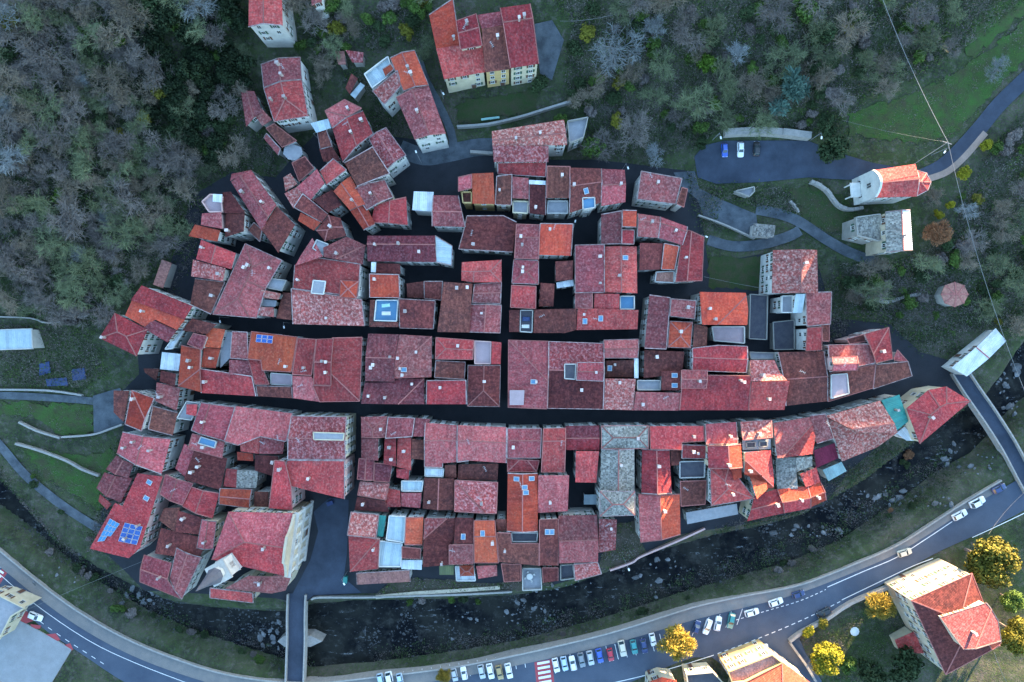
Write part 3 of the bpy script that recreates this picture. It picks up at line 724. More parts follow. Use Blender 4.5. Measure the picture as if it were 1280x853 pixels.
# --- south-west quarter
h('red and orange gabled house with white edging at the lane head', 'G', '706,68 960,171 925,238 660,142', 9, '0', 'r', 'pale', e='v', pitch=.16)
b('G', '660,143 925,239 882,290 772,238 722,278 620,218', 9, '2', 'o', e='', pitch=.12, ch=1)
b('G', '725,282 770,240 880,292 835,352', 8, '2', 'p', e='', pitch=.14)
h('plum-red pyramid-roofed house on the garden corner', 'G', '572,205 735,288 680,420 495,330', 8.6, '0123', 'r', 'pale', e='', pitch=.3, ch=1)
h('curving white terrace wall house on the lane corner', 'G', '952,206 958,240 862,385 822,388', 6.4, '', 'w', 'white', par=.4, name='terrace_house', cat='terrace')
h('dark plum house at the beginning of the middle block', 'H', '110,292 160,232 290,262 241,312', 9, '0', 'd', 'stone', e='', pitch=.16)
h('vivid orange L-shaped house with pink raised storey', 'H', '106,366 212,386 206,600 90,570', 9.6, '23', 'o', 'pale', e='v', pitch=.18, ch=1)
b('H', '242,277 325,287 300,380 226,375', 9.6, '1', 'o', e='', pitch=.16)
b('H', '225,378 300,383 276,480 211,475', 9, '1', 'o', e='', pitch=.16, ch=1)
b('H', '136,360 166,307 240,322 216,388', 11, '0', 'p', e='a', pitch=.14)
h('flat pale grey sheet roof over a yard at the lane corner', 'H', '10,400 105,410 92,495 0,485', 6.4, '', 'w', 'pale', e='', name='lean_to', cat='shed')
h('plum and red house next to the orange L with white chimney wall', 'H', '207,482 465,520 478,620 206,604', 9.4, '2', 'r', 'stone', e='v', pitch=.18, ch=1)
b('H', '360,297 440,301 446,437 350,430', 10, '3', 'p', e='a', pitch=.15)
b('H', '352,438 450,442 464,517 352,512', 9.8, '1', 'p', e='', pitch=.15)
b('H', '305,300 358,300 348,430 300,480', 8.2, '', 'g', e='')
h('red house in pale edging carrying a blue solar sheet', 'H', '456,297 685,325 662,498 518,490 510,440 443,433', 10, '0', 'o', 'pale', e='a', pitch=.12, ae=1)
b('H', '443,436 508,442 516,493 545,560 478,560', 9.2, '2', 'r', e='a', pitch=.15)
b('H', '551,502 660,511 660,568 551,562', 8.4, '', 'q', e='a')
b('H', '482,567 660,572 660,630 486,620', 8.8, '2', 'd', e='v', pitch=.18)
h('red house with stepped roof between solar sheet house and hipped end', 'H', '687,331 778,336 762,515 668,510', 9.8, '0', 'r', 'pale', e='a', pitch=.12, ae=1)
b('H', '666,517 764,521 796,648 664,630', 9.4, '2', 'k', e='v', pitch=.18)
h('raised crimson house strip framed in white, ridge across its middle', 'H', '781,336 864,333 852,566 766,562', 11.2, '02', 'r', 'pale', e='a', pitch=.14, ch=2)
h('crimson hipped house with white corner edging at the block end', 'H', '866,330 1008,326 996,645 796,648 766,566 853,568', 9.8, '12', 'r', 'pale', e='a', pitch=.2)
h('plum lane house with white end gable by the grey sheet roof', 'G', '790,550 897,580 880,692 782,642', 8.6, '1', 'p', 'white', e='v', pitch=.15)
b('G', '802,492 890,506 886,572 796,546', 7.6, '3', 'd', e='')
h('dark low roof tucked under the garden corner pyramid house', 'G', '717,482 798,482 778,542 722,502', 5, '2', 'd', 'stone', e='', pitch=.12)
h('orange house with diagonal hip next to the paved garden terrace', 'G', '656,590 770,630 720,790 624,760', 9.4, '03', 'o', 'pale', e='a', pitch=.24)
b('G', '566,592 652,592 622,748 566,700', 6.6, '3', 'd', e='', pitch=.18)
h('dark red shed-roofed house behind the diagonal-hip orange one', 'G', '772,667 885,702 860,815 750,782', 8.6, '1', 'd', 'pale', e='v', pitch=.15)
h('rose gabled house with bright white flank toward the alley', 'M', '612,160 850,195 805,370 582,266', 9, '13', 'k', 'white', e='v', ch=2, pitch=.24)
h('small dark plum gabled house below the rose gable', 'M', '580,277 665,320 641,390 527,346', 7.6, '13', 'p', 'stone', e='')
h('plum gabled house with red-patched slope facing the gardens', 'M', '520,362 660,390 602,512 480,440', 7.4, '13', 'p', 'stone', e='')
b('M', '498,472 570,512 545,542 490,505', 5.4, '3', 'r', e='')
h('long red house with two solar arrays above the river', 'M', '686,366 815,381 705,735 650,785 447,742 572,515 612,530', 9, '4', 'r', 'pink', e='v', pitch=.07, sk='745,411 730,490', ch=2)
h('red gabled back house with pale stepped parapet beside the solar house', 'N', '28,372 165,416 112,525 0,470', 8.6, '13', 'k', 'pale', e='a', pitch=.24)
h('red twin-slope back house adjoining the stepped parapet', 'N', '152,432 295,466 262,590 112,530', 8.4, '13', 'r', 'grey', e='v', pitch=.24)
h('dark gabled house deep in the southern alley', 'N', '20,540 108,532 82,652 -5,600', 7.6, '3', 'd', 'stone', e='', pitch=.2)
b('N', '108,545 250,600 200,672 84,652', 7.6, '1', 'd', e='', pitch=.2)
h('dark plum shed-roofed house above the L-shaped riverside house', 'M', '802,640 1030,692 1000,790 782,760', 7.4, '0', 'd', 'stone', e='', pitch=.16)
h('L-shaped plum house with white toothed parapet over the river', 'S', '722,215 858,256 845,335 905,435 700,350', 8.4, '03', 'k', 'pale', e='a', pitch=.22)
b('S', '884,180 1008,228 910,437 848,335', 8.6, '13', 'p', e='a', pitch=.24)
h('salmon gabled house on main street with rounded stone corner terrace', 'N', '162,150 212,12 372,36 326,206', 9.4, '02', 'k', 'pale', e='a', r=.3, pitch=.18)
b('N', '85,92 135,5 208,15 160,102', 8.2, '', 'g', par=.5)
b('N', '136,22 190,22 182,82 130,72', 9.6, '2', 'r', e='', pitch=.15)
h('pink house with blue glass roof terrace behind the salmon gable', 'N', '150,240 172,166 322,212 310,290', 8.6, '2', 'k', 'pale', e='a', pitch=.12)
b('N', '204,182 284,206 274,242 188,218', 10.0, '', 'n', e='a', par=.2)
h('long rose-crimson house on main street between salmon gable and pale-fronted house', 'N', '376,32 660,68 636,205 508,180 400,222 332,203', 9.4, '0', 'k', 'pale', e='v', pitch=.14, ae=1)
h('small orange-roofed bay house in the southwest court', 'N', '402,212 505,186 492,270 402,256', 8.6, '2', 'r', 'grey', e='', pitch=.15)
b('N', '386,258 465,268 465,305 386,301', 7.4, '2', 'o', e='', pitch=.15)
h('dark plum paired roofs in the southwest court', 'N', '507,184 622,192 612,270 500,266', 8.6, '1', 'p', 'grey', e='v', pitch=.14)
b('N', '484,270 600,276 592,390 472,352', 7.6, '2', 'd', e='')
h('plum-brown speckled house with a pink strip roof along its west edge', 'N', '182,246 335,292 300,450 132,392', 8.4, '1', 'd', 'stone', e='', pitch=.14, ch=1)
b('N', '76,342 130,216 180,244 130,390', 8.2, '3', 'k', e='', pitch=.14)
h('court house half red tile and half grey slab', 'N', '330,342 388,346 384,435 316,431', 8, '3', 'r', 'stone', e='', pitch=.14)
b('N', '390,347 490,352 480,440 386,436', 7.8, '1', 's', e='', pitch=.14)
h('orange-red square house with white stone edging behind the church', 'N', '300,441 458,446 446,540 295,520', 8.6, '02', 'o', 'pale', e='a', pitch=.15)
b('N', '482,452 550,452 540,545 468,540', 7, '2', 'd', e='')
h('tall pale-fronted house with weathered tile roof and grey roof loggia', 'N', '655,80 930,85 925,297 637,296', 12, '02', 'm', 'cream', e='a', pitch=.2, ae=1)
b('N', '762,160 920,165 915,203 765,200', 14.2, '', 'g', e='a')
h('tall rose-fronted house with flat crimson roof on the piazza', 'N', '637,299 925,300 920,495 612,420', 11.6, '2', 'r', 'pink', e='v', pitch=.10, ch=1)
b('N', '585,294 635,300 660,425 660,550 543,540', 11.2, '3', 'r', e='v', pitch=.14, ch=1)
# --- outliers
h('brown tiled shed alone at the wood edge', 'Y', '810,498 856,515 811,640 766,622', 3.2, '1', 'b', 'stone', e='', name='shed', cat='shed', pitch=.12)
h('grey-blue sheet roof shelter with white frame in the western gardens', 'G', '-40,288 160,282 165,385 -40,392', 2.8, '', 'c', 'pale', e='a', name='shelter', cat='shed')
h('grey slab-roofed house with pale slope and walled terrace below the chapel', 'F', '585,340 705,330 718,530 590,540', 8.5, '13', 'ws', 'buff', e='v', r=.42, pitch=.26)  # sunlight on the east slope is put into its pale colour
b('F', '430,367 552,350 580,470 545,488 436,460', 5.6, '', 's', par=.9, wall='stone')
h('round brown-tiled hut on the grassy slope below the wires', 'F', '930,688 978,705 1000,750 978,795 930,814 882,795 862,750 882,705', 3.0, '01234567', 'b', 'stone', e='', name='hut', cat='hut', pitch=.22)
h('small stone building with slab roof below the car park ramp', 'E', '1046,396 1155,406 1145,468 1040,460', 3.6, '', 's', 'pale', e='', name='hut', cat='hut')
h('roofless stone box ruin on the slope below the car park', 'E', '944,238 1045,214 1047,240 1020,268', 2.2, '', 'g', 'stone', par=.8, e='', name='ruin', cat='ruin')
h('long white sheet-roofed hall by the upstream bridge', 'L', '915,318 1135,122 1188,185 992,362', 4.2, '13', 'w', 'white', e='', r=.5, pitch=.1, name='hall', cat='hall')
h('three-storey cream villa with red roof and raised central gable', 'X', '716,443 1020,307 1160,668 888,814', 11.5, '0123', 'd', 'buff', e='a', pitch=.24, name='villa', cat='house')
b('X', '862,528 1092,455 1150,545 1165,645 945,665', 14.2, '02', 'p', e='a', pitch=.3)
b('X', '1100,560 1165,655 1120,690 1085,640', 13.0, '1', 'o', e='a', pitch=.2)
h('low red lean-to against the cream villa', 'X', '634,642 722,592 772,700 662,706', 3, '3', 'r', 'cream', e='', name='lean_to', cat='shed', pitch=.15)
h('orange hip-roofed house with yellow balustraded terrace on the road', 'W', '600,852 790,750 935,856 900,990 560,990', 9, '01', 'o', 'cream', e='', pitch=.3, ch=1)
b('W', '515,792 735,706 788,748 598,846 536,850', 8.4, '', 'b', par=.9, wall='ochre')
h('orange-roofed roadside house with a toothed chimney', 'W', '125,852 190,828 262,840 262,960 120,960', 6, '0', 'o', 'cream', e='', pitch=.2, ch=1)
h('roadside yard building with cream parapet frame and dark court', 'W', '305,802 440,790 505,860 500,960 330,960', 4.6, '', 'x', 'cream', par=1.2)
h('cream flat-roofed roadside building with skylights', 'S', '-60,400 0,412 130,478 62,520 0,640 -80,640', 5.4, '', 'g', 'cream', par=.6)

h('parish church with red nave roof, cream baroque front and dark pointed spire', 'T', '262,0 590,8 548,322 178,238', 14.0, '023', 'krk', 'buff', e='v', pitch=.3, name='church', cat='church')
b('T', '130,38 202,48 186,186 104,180', 9.5, '13', 'k', e='a')
b('T', '255,376 372,312 470,318 585,306 546,392 480,406', 9.0, '4', 'p', e='a', pitch=.2)
b('T', '176,376 388,401 386,455 170,430', 6.0, '2', 'r', e='a', pitch=.2)
h('hillside chapel with white front, curved gable and rounded apse', 'F', '524,132 735,100 742,262 536,268', 9.0, '02', 'r', 'white', e='v', pitch=.3, name='chapel', cat='chapel')
b('F', '744,132 790,146 812,190 796,232 742,260', 7.4, '0123', 'r', e='a', pitch=.3)

h('dark flat yard roof between the bright red gable and the white-walled house', 'K', '466,110 556,116 551,340 460,335', 3.2, '', 'x', 'stone', par=.5, name='yard_roof', cat='shed')
h('low dark yard building below the pale blue lean-to', 'K', '580,250 690,238 690,388 584,390', 3.0, '', 'x', 'stone', par=.4, name='yard_roof', cat='shed')
h('narrow grey roof deck behind the speckled gable of main street', 'K', '462,398 590,402 588,436 470,437', 5.0, '', 'g', 'stone', par=.5, name='yard_roof', cat='shed')
# ------------------------------------------------------------------ ground, river, roads
def grid_coords(half, fine, outer):
    c = list(np.arange(-half, half + 1e-6, fine))
    d, st = half, fine
    while d < outer:
        st *= 1.22; d += st
        c = [-d] + c + [d]
    return np.array(c)
gx, gy = grid_coords(172, 1.3, 1500), grid_coords(120, 1.3, 1500)
XX, YY = np.meshgrid(gx, gy)
ZZ = np.concatenate([ground_h(XX[i:i + 20], YY[i:i + 20]) for i in range(0, len(gy), 20)])
RR = RNG.normal(0, 1, ZZ.shape)
sm = RR.copy()
for _ in range(3):
    sm = (sm + np.roll(sm, 1, 0) + np.roll(sm, -1, 0) + np.roll(sm, 1, 1) + np.roll(sm, -1, 1)) / 5
ZZ = ZZ - np.abs(sm) * .35 - .06
me = bpy.data.meshes.new('ground')
ny, nx = XX.shape
idx = np.arange(nx * ny).reshape(ny, nx)
fc = np.stack([idx[:-1, :-1], idx[:-1, 1:], idx[1:, 1:], idx[1:, :-1]], -1).reshape(-1, 4)
me.from_pydata(np.stack([XX.ravel(), YY.ravel(), ZZ.ravel()], -1).tolist(), [], fc.tolist())
me.polygons.foreach_set('use_smooth', [True] * len(fc))
m, nt, bs = nodes_of('hillside_soil', .95, .1)
pos = geo_pos(nt)
c = mixc(nt, ramp(nt, noise_n(nt, pos, .045, 4, .6), .38, .62), (.040, .060, .024), (.090, .078, .064))
c = mixc(nt, ramp(nt, noise_n(nt, pos, .16, 5, .7), .42, .62), c, (.030, .034, .024))
c = mixc(nt, ramp(nt, noise_n(nt, pos, .5, 5, .75), .50, .72), c, (.13, .115, .105))
c = mixc(nt, ramp(nt, noise_n(nt, pos, 1.8, 4, .7), .46, .70), c, (.050, .082, .024))
nt.links.new(c, bs.inputs['Base Color'])
bp = N(nt, 'ShaderNodeBump'); bp.inputs['Strength'].default_value = .9; bp.inputs['Distance'].default_value = .5
nt.links.new(noise_n(nt, pos, 1.6, 6, .75), bp.inputs['Height']); nt.links.new(bp.outputs[0], bs.inputs['Normal'])
me.materials.append(m)
ground = bpy.data.objects.new('ground', me); COL.objects.link(ground); tag(ground, kind='structure')

def drape(name, pts, mat, dz=.06, step=2.5, skirt=0.0, fn=None, kind='structure', px=True, flat=None, skmat=None, ragged=0.0):
    """a sheet that follows the ground inside an outline; skirt: depth of the side faces"""
    fn = fn or base_h
    w = [ground_pt(a, c_)[:2] for a, c_ in pts] if px else pts
    loop = []
    n = len(w)
    for i in range(n):
        a, c_ = Vector(w[i]), Vector(w[(i + 1) % n])
        k = max(1, int((c_ - a).length / step))
        loop += [a.lerp(c_, j / k) for j in range(k)]
    if ragged:
        rg = random.Random(name)
        loop = [p + Vector((rg.gauss(0, ragged), rg.gauss(0, ragged))) for p in loop]
    L = len(loop)
    xs = [p.x for p in loop]; ys = [p.y for p in loop]
    A = np.array([[p.x, p.y] for p in loop])
    qx, qy = np.meshgrid(np.arange(min(xs) + .3, max(xs), step), np.arange(min(ys) + .3, max(ys), step))
    inner = sdist(A, qx.ravel(), qy.ravel()) > step * .45
    V_ = [v.copy() for v in loop] + [Vector((a, c_)) for a, c_, k in zip(qx.ravel(), qy.ravel(), inner) if k]
    res = delaunay_2d_cdt(V_, [(i, (i + 1) % L) for i in range(L)], [list(range(L))], 1, 1e-4)
    vs, fs = res[0], res[2]
    ax = np.array([[v.x, v.y] for v in vs])
    z = fn(ax[:, 0], ax[:, 1]) + dz if flat is None else np.full(len(ax), flat)
    V3 = [(x, y, zz) for (x, y), zz in zip(ax, z)]
    F = []
    for f in fs:
        a, b_, c_ = [vs[i] for i in f[:3]]
        F.append(tuple(f) if (b_ - a).cross(c_ - a) > 0 else tuple(reversed(f)))
    mi = [0] * len(F)
    if skirt:
        from collections import Counter
        ec = Counter()
        for f in F:
            for i in range(len(f)):
                ec[frozenset((f[i], f[(i + 1) % len(f)]))] += 1
        for f in list(F):
            for i in range(len(f)):
                p, q = f[i], f[(i + 1) % len(f)]
                if ec[frozenset((p, q))] == 1:
                    k = len(V3)
                    V3 += [(V3[p][0], V3[p][1], V3[p][2] - skirt), (V3[q][0], V3[q][1], V3[q][2] - skirt)]
                    F.append((q, p, k, k + 1)); mi.append(1)
    me = bpy.data.meshes.new(name)
    me.from_pydata(V3, [], F)
    me.materials.append(mat)
    if skirt:
        me.materials.append(skmat or M_STONE)
        me.polygons.foreach_set('material_index', mi)
    o = bpy.data.objects.new(name, me); COL.objects.link(o); tag(o, kind=kind)
    return o
def offset_line(pts, d):
    """pixel polyline moved sideways by d pixels (positive: to the right of travel on screen)"""
    out = []
    for i, p in enumerate(pts):
        a = pts[max(i - 1, 0)]; c_ = pts[min(i + 1, len(pts) - 1)]
        tx, ty = c_[0] - a[0], c_[1] - a[1]
        l = math.hypot(tx, ty) or 1
        out.append((p[0] - ty / l * d, p[1] + tx / l * d))
    return out
def strip_px(name, pts, w, mat, **kw):
    return drape(name, offset_line(pts, -w / 2) + offset_line(pts, w / 2)[::-1], mat, **kw)
def smooth_line(pts, k=4):
    out = []
    n = len(pts)
    for i in range(n - 1):
        p0, p1, p2, p3 = pts[max(i - 1, 0)], pts[i], pts[i + 1], pts[min(i + 2, n - 1)]
        for j in range(k):
            t = j / k
            out.append(tuple(.5 * ((2 * p1[q]) + (p2[q] - p0[q]) * t + (2 * p0[q] - 5 * p1[q] + 4 * p2[q] - p3[q]) * t * t + (3 * p1[q] - p0[q] - 3 * p2[q] + p3[q]) * t ** 3) for q in (0, 1)))
    return out + [pts[-1]]

M_ASPH = mat_plain('asphalt', (.066, .084, .115), (.040, .054, .082), .10, 1.0, grain=.2, rough=.8)
M_LOT = mat_plain('asphalt_lot', (.044, .056, .082), (.022, .030, .046), .15, 1.0, grain=.2, rough=.8)
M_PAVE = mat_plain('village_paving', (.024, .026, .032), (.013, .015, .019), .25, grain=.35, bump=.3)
M_LANE = mat_plain('lane_paving', (.095, .110, .125), (.040, .048, .058), .3, 1.0, grain=.3, bump=.3)
M_WALK = mat_plain('sidewalk_paving', (.19, .17, .155), (.11, .115, .12), .3, grain=.25)
M_GRASS = mat_plain('lawn_grass', (.022, .048, .012), (.050, .044, .026), .4, 1.0, grain=.4, bump=.6, rough=.95)
M_GRASS2 = mat_plain('bright_grass', (.034, .085, .016), (.044, .044, .022), .35, 1.0, grain=.45, bump=.6, rough=.95)
M_DIRT = mat_plain('dirt_path', (.30, .22, .18), (.20, .15, .12), .4, grain=.3)
M_PLAZA = mat_plain('plaza_concrete', (.24, .25, .26), (.18, .185, .19), .4, grain=.2)
M_PAINT = mat_plain('road_paint', (.72, .72, .70), (.5, .5, .5), 1.2, grain=.1)
M_REDP = mat_plain('red_road_paint', (.34, .06, .07), (.25, .05, .06), 1.0, grain=.15)

# water: dark, glossy, rippled
m, nt, bs = nodes_of('river_water', .15, .05)
pos = geo_pos(nt)
c = mixc(nt, ramp(nt, noise_n(nt, pos, .09, 6, .65), .40, .62), (.003, .004, .006), (.020, .021, .018))
c = mixc(nt, ramp(nt, noise_n(nt, pos, .32, 6, .75), .52, .70), c, (.042, .042, .038))
mp = N(nt, 'ShaderNodeMapping'); mp.inputs['Scale'].default_value = (.35, 1.3, 1)
nt.links.new(pos, mp.inputs[0])
c = mixc(nt, ramp(nt, noise_n(nt, mp.outputs[0], .8, 7, .8), .60, .69), c, (.24, .25, .26))
nt.links.new(c, bs.inputs['Base Color'])
bp = N(nt, 'ShaderNodeBump'); bp.inputs['Strength'].default_value = .35; bp.inputs['Distance'].default_value = .12
nt.links.new(noise_n(nt, pos, 1.3, 5, .7), bp.inputs['Height']); nt.links.new(bp.outputs[0], bs.inputs['Normal'])
M_WATER = m
drape('water', [tuple(p) for p in RIV], M_WATER, px=False, flat=RZ + .05, step=5)

VILLAGE = ptlist("172,440 202,362 240,245 290,215 345,222 372,190 402,160 440,165 500,172 560,180 660,200 745,200 790,205 870,215 885,330 950,318 1022,330 1042,398 1112,405 1150,440 1190,452 1222,492 1205,505 1150,545 1135,530 1060,590 1030,632 935,655 850,668 790,700 745,715 690,732 640,736 560,740 450,742 392,746 384,752 362,752 345,748 250,742 180,738 130,690 122,660 155,540 150,492 174,468")
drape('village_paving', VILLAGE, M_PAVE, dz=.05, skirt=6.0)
drape('piazza', ptlist("392,640 412,622 436,625 434,690 430,722 452,741 392,744 384,750 362,750 368,738 388,700 398,664"), M_LOT, dz=.12)
M_SOIL = mat_plain('garden_soil', (.075, .058, .045), (.040, .042, .024), .5, 1.0, grain=.4, bump=.5)
drape('garden_soil', ptlist("486,728 520,722 560,724 600,730 640,726 690,728 688,733 640,737 560,741 470,743"), M_SOIL, dz=.12, step=1.5, ragged=.3)
drape('garden_soil', ptlist("768,655 800,650 806,690 790,700 760,711 748,712 752,690"), M_SOIL, dz=.12, step=1.5, ragged=.3)
# the valley road that runs round the town beyond the river
ROAD_TOP = smooth_line(ptlist("-70,650 0,708 60,756 110,790 165,819 225,842 290,860 380,870 470,862 560,849 640,833 740,811 800,795 870,774 940,757 1000,741 1070,714 1120,692 1160,668 1200,642 1250,612 1300,585"))
ROAD_BOT = smooth_line(ptlist("1310,620 1280,638 1230,664 1165,694 1100,732 1020,776 1000,800 1030,870 960,900 890,822 790,852 700,880 560,895 380,912 260,900 165,858 100,816 60,790 30,765 0,742 -70,700"))
drape('road', ROAD_TOP + ROAD_BOT, M_ASPH, dz=.06, step=3)
WALK_OUT = smooth_line(ptlist("-70,628 0,686 60,735 110,770 165,800 225,824 290,843 380,853 470,845 560,834 640,819 740,796 800,779 870,757 940,742 1000,730 1070,703 1120,681 1160,656 1200,630 1250,600"))
drape('sidewalk', WALK_OUT + [p for p in ROAD_TOP if p[0] < 1256][::-1], M_WALK, dz=.18, step=2, skirt=7.5, skmat=M_LSTONE)
# upper car park, chapel road and lanes
drape('car_park', ptlist("868,196 880,182 905,176 1010,176 1045,190 1092,204 1150,214 1172,222 1150,232 1085,226 1010,222 950,228 895,230 872,222"), M_LOT, dz=.06)
strip_px('chapel_road', smooth_line(ptlist("1150,222 1175,210 1195,193 1225,160 1250,130 1290,92 1330,60")), 19, M_LOT, dz=.09)
strip_px('road_verge', smooth_line(ptlist("1160,224 1184,215 1206,196 1232,166")), 8, M_DIRT, dz=.12)
drape('ramp', ptlist("842,216 868,214 874,236 902,250 945,268 948,292 940,298 880,272 872,250 850,232"), M_LANE, dz=.12)
strip_px('lane_chapel', smooth_line(ptlist("945,262 975,268 1000,278 1030,298 1062,316 1096,328")), 13, M_LANE, dz=.12)
strip_px('lane_lawn', smooth_line(ptlist("885,300 915,308 950,306 985,296 1000,288")), 13, M_LANE, dz=.1)
strip_px('lane_top', smooth_line(ptlist("500,186 530,196 560,192 600,184 640,186")), 22, M_LANE, dz=.09)
strip_px('lane_hill', smooth_line(ptlist("522,70 532,100 548,130 562,160 568,186")), 10, M_LANE, dz=.1)
strip_px('path_garden', smooth_line(ptlist("-10,545 8,566 30,592 60,618 90,640 128,664")), 11, M_LANE, dz=.1)
strip_px('path_upper', smooth_line(ptlist("-10,494 40,496 100,500 118,502")), 9, M_LANE, dz=.1)
drape('garden_terrace', ptlist("117,495 150,485 158,500 152,520 158,530 118,542"), M_LANE, dz=.3, skirt=2)
drape('hill_yard', ptlist("668,30 690,25 705,50 690,100 675,92"), M_LANE, dz=.12)
drape('plaza', ptlist("14,770 90,812 55,870 -40,880 -40,830 0,800"), M_PLAZA, dz=.16, skirt=1)
# lawns
drape('lawn_field', ptlist("1060,170 1060,140 1120,125 1190,95 1240,60 1285,25 1285,70 1250,105 1215,145 1190,170 1140,178"), M_GRASS2, dz=.08, step=1.2, ragged=.45)
drape('lawn_strip', ptlist("1230,10 1262,-5 1290,-12 1290,12 1255,40 1215,72 1205,60"), M_GRASS2, dz=.08, step=1.2, ragged=.45)
drape('lawn_house', ptlist("571,130 670,112 672,138 575,158"), M_GRASS, dz=.1, step=1.2, ragged=.45)
drape('lawn_court', ptlist("886,322 958,320 960,365 886,358"), M_GRASS, dz=.1, step=1.2, ragged=.45)
drape('lawn_chapel', ptlist("985,238 1030,230 1072,262 1064,296 1030,285 1000,268"), M_GRASS, dz=.09, step=1.2, ragged=.45)
drape('lawn_west', ptlist("0,502 60,505 116,506 116,540 80,546 40,520 0,518"), M_GRASS2, dz=.08, step=1.2, ragged=.45)
drape('lawn_south_west', ptlist("25,560 100,570 152,560 128,640 60,600"), M_GRASS2, dz=.08, step=1.2, ragged=.45)
drape('lawn_bank', ptlist("1040,625 1075,595 1130,560 1150,572 1110,610 1060,640"), M_GRASS, dz=.1, step=1.2, ragged=.45, fn=ground_h)

# bridges
def bridge(label, pts, w, arch_at=None):
    pts = smooth_line(pts, 3)
    P3 = [ground_pt(a, c_) for a, c_ in pts]
    root = empty('bridge', P3[len(P3) // 2], label, 'bridge')
    wm = w * S
    deck, par = MB(), [MB(), MB()]
    nrm = []
    for i in range(len(P3)):
        a, c_ = Vector(P3[max(i - 1, 0)]), Vector(P3[min(i + 1, len(P3) - 1)])
        d = (c_ - a); d.z = 0; d.normalize()
        nrm.append(Vector((-d.y, d.x, 0)))
    for i in range(len(P3) - 1):
        a, c_ = Vector(P3[i]), Vector(P3[i + 1])
        za, zc = Vector((0, 0, .14)), Vector((0, 0, -1.2))
        A = [a + nrm[i] * wm / 2, a - nrm[i] * wm / 2, c_ - nrm[i + 1] * wm / 2, c_ + nrm[i + 1] * wm / 2]
        deck.face([p + za for p in A][::1], 0)
        deck.face([p + zc for p in A][::-1], 1)
        deck.face([A[0] + zc, A[0] + za, A[3] + za, A[3] + zc][::-1], 1)
        deck.face([A[1] + za, A[1] + zc, A[2] + zc, A[2] + za][::-1], 1)
        for k, sg in enumerate((1, -1)):
            par[k].bar(a + nrm[i] * sg * (wm / 2 - .2) + Vector((0, 0, .6)), c_ + nrm[i + 1] * sg * (wm / 2 - .2) + Vector((0, 0, .6)), .42, 1.0)
    deck.build('deck', [M_LOT, M_STONE], root)
    for k in (0, 1): par[k].build('parapet', M_LSTONE, root)
    return root, P3, nrm
br, P3, nr = bridge('narrow stone bridge from the piazza with pointed pier', ptlist("372,742 371,770 371,800 370,830 369,862"), 24)
mid = P3[len(P3) // 2]
pier = MB()
X0 = mid[0]
y0 = mid[1] - 1
pier.prism([(X0 - 4, y0 - 1.6), (X0 + 3.6, y0 - 1.6), (X0 + 7.0, y0), (X0 + 3.6, y0 + 1.6), (X0 - 4, y0 + 1.6), (X0 - 6, y0)], RZ - 1, mid[2] - 1.15)
pier.build('pier', M_LSTONE, br)
bridge('curving road bridge upstream with pale parapets beside the white hall', ptlist("1196,462 1212,487 1235,520 1258,556 1275,588 1288,612"), 21)

# ------------------------------------------------------------------ house builder
def poly_area(p):
    return sum(p[i][0] * p[(i + 1) % len(p)][1] - p[(i + 1) % len(p)][0] * p[i][1] for i in range(len(p))) / 2
def inset(p, d):
    sg = 1 if poly_area(p) > 0 else -1
    n = len(p); out = []
    for i in range(n):
        a, c_, e_ = Vector(p[i - 1]), Vector(p[i]), Vector(p[(i + 1) % n])
        d1 = (c_ - a).normalized(); d2 = (e_ - c_).normalized()
        n1 = Vector((-d1.y, d1.x)) * sg; n2 = Vector((-d2.y, d2.x)) * sg
        bis = n1 + n2
        l = bis.length
        if l < .3: out.append(tuple(c_ + n1 * d)); continue
        bis /= l
        out.append(tuple(c_ + bis * min(d / max(bis.dot(n1), .4), d * 2)))
    return out
def clip(poly, f):
    out = []
    n = len(poly)
    for i in range(n):
        a, c_ = poly[i], poly[(i + 1) % n]
        fa, fb = f(a), f(c_)
        if fa <= 1e-7: out.append(a)
        if (fa < -1e-7 and fb > 1e-7) or (fa > 1e-7 and fb < -1e-7):
            t = fa / (fa - fb)
            out.append((a[0] + (c_[0] - a[0]) * t, a[1] + (c_[1] - a[1]) * t))
    return out
# shared small pieces
def shared(fn, mats, name):
    mb = MB(); fn(mb); return mb.mesh(name, mats)
def _win(mb):
    w, hh = 1.0, 1.5
    for x in (-w / 2, w / 2): mb.box((x, .05, 0), (.12, .16, hh + .12), 0, 0)
    mb.box((0, .05, hh / 2), (w - .12, .16, .12), 0, 0)
    mb.box((0, .09, -hh / 2), (w + .3, .26, .1), 0, 0)
    mb.box((0, .03, 0), (.07, .1, hh - .14), 0, 0)
    mb.face([(-w / 2, .02, -hh / 2), (w / 2, .02, -hh / 2), (w / 2, .02, hh / 2), (-w / 2, .02, hh / 2)][::-1], 1)
def _winsh(mb):
    _win(mb)
    for s_ in (-1, 1):
        mb.box((s_ * .82, .06, 0), (.52, .06, 1.5), 0, 2)
M_SHUT = [mat_plain('shutter_green', (.05, .10, .07), None, 2), mat_plain('shutter_brown', (.12, .06, .04), None, 2)]
WIN = [shared(_win, [M_WINF, M_GLASS], 'window'), shared(_winsh, [M_WINF, M_GLASS, M_SHUT[0]], 'window_shutters'), shared(_winsh, [M_WINF, M_GLASS, M_SHUT[1]], 'window_shutters_brown')]
def _door(mb):
    mb.box((0, .05, 1.1), (1.1, .12, 2.2), 0, 0)
    for x in (-.62, .62): mb.box((x, .07, 1.15), (.14, .2, 2.3), 0, 1)
    mb.box((0, .07, 2.34), (1.38, .2, .14), 0, 1)
DOOR = shared(_door, [M_SHUT[1], M_LSTONE], 'door')
CHIM = shared(lambda mb: mb.box((0, 0, .25), (.5, .62, 1.6)), [M_CHIM], 'chimney')
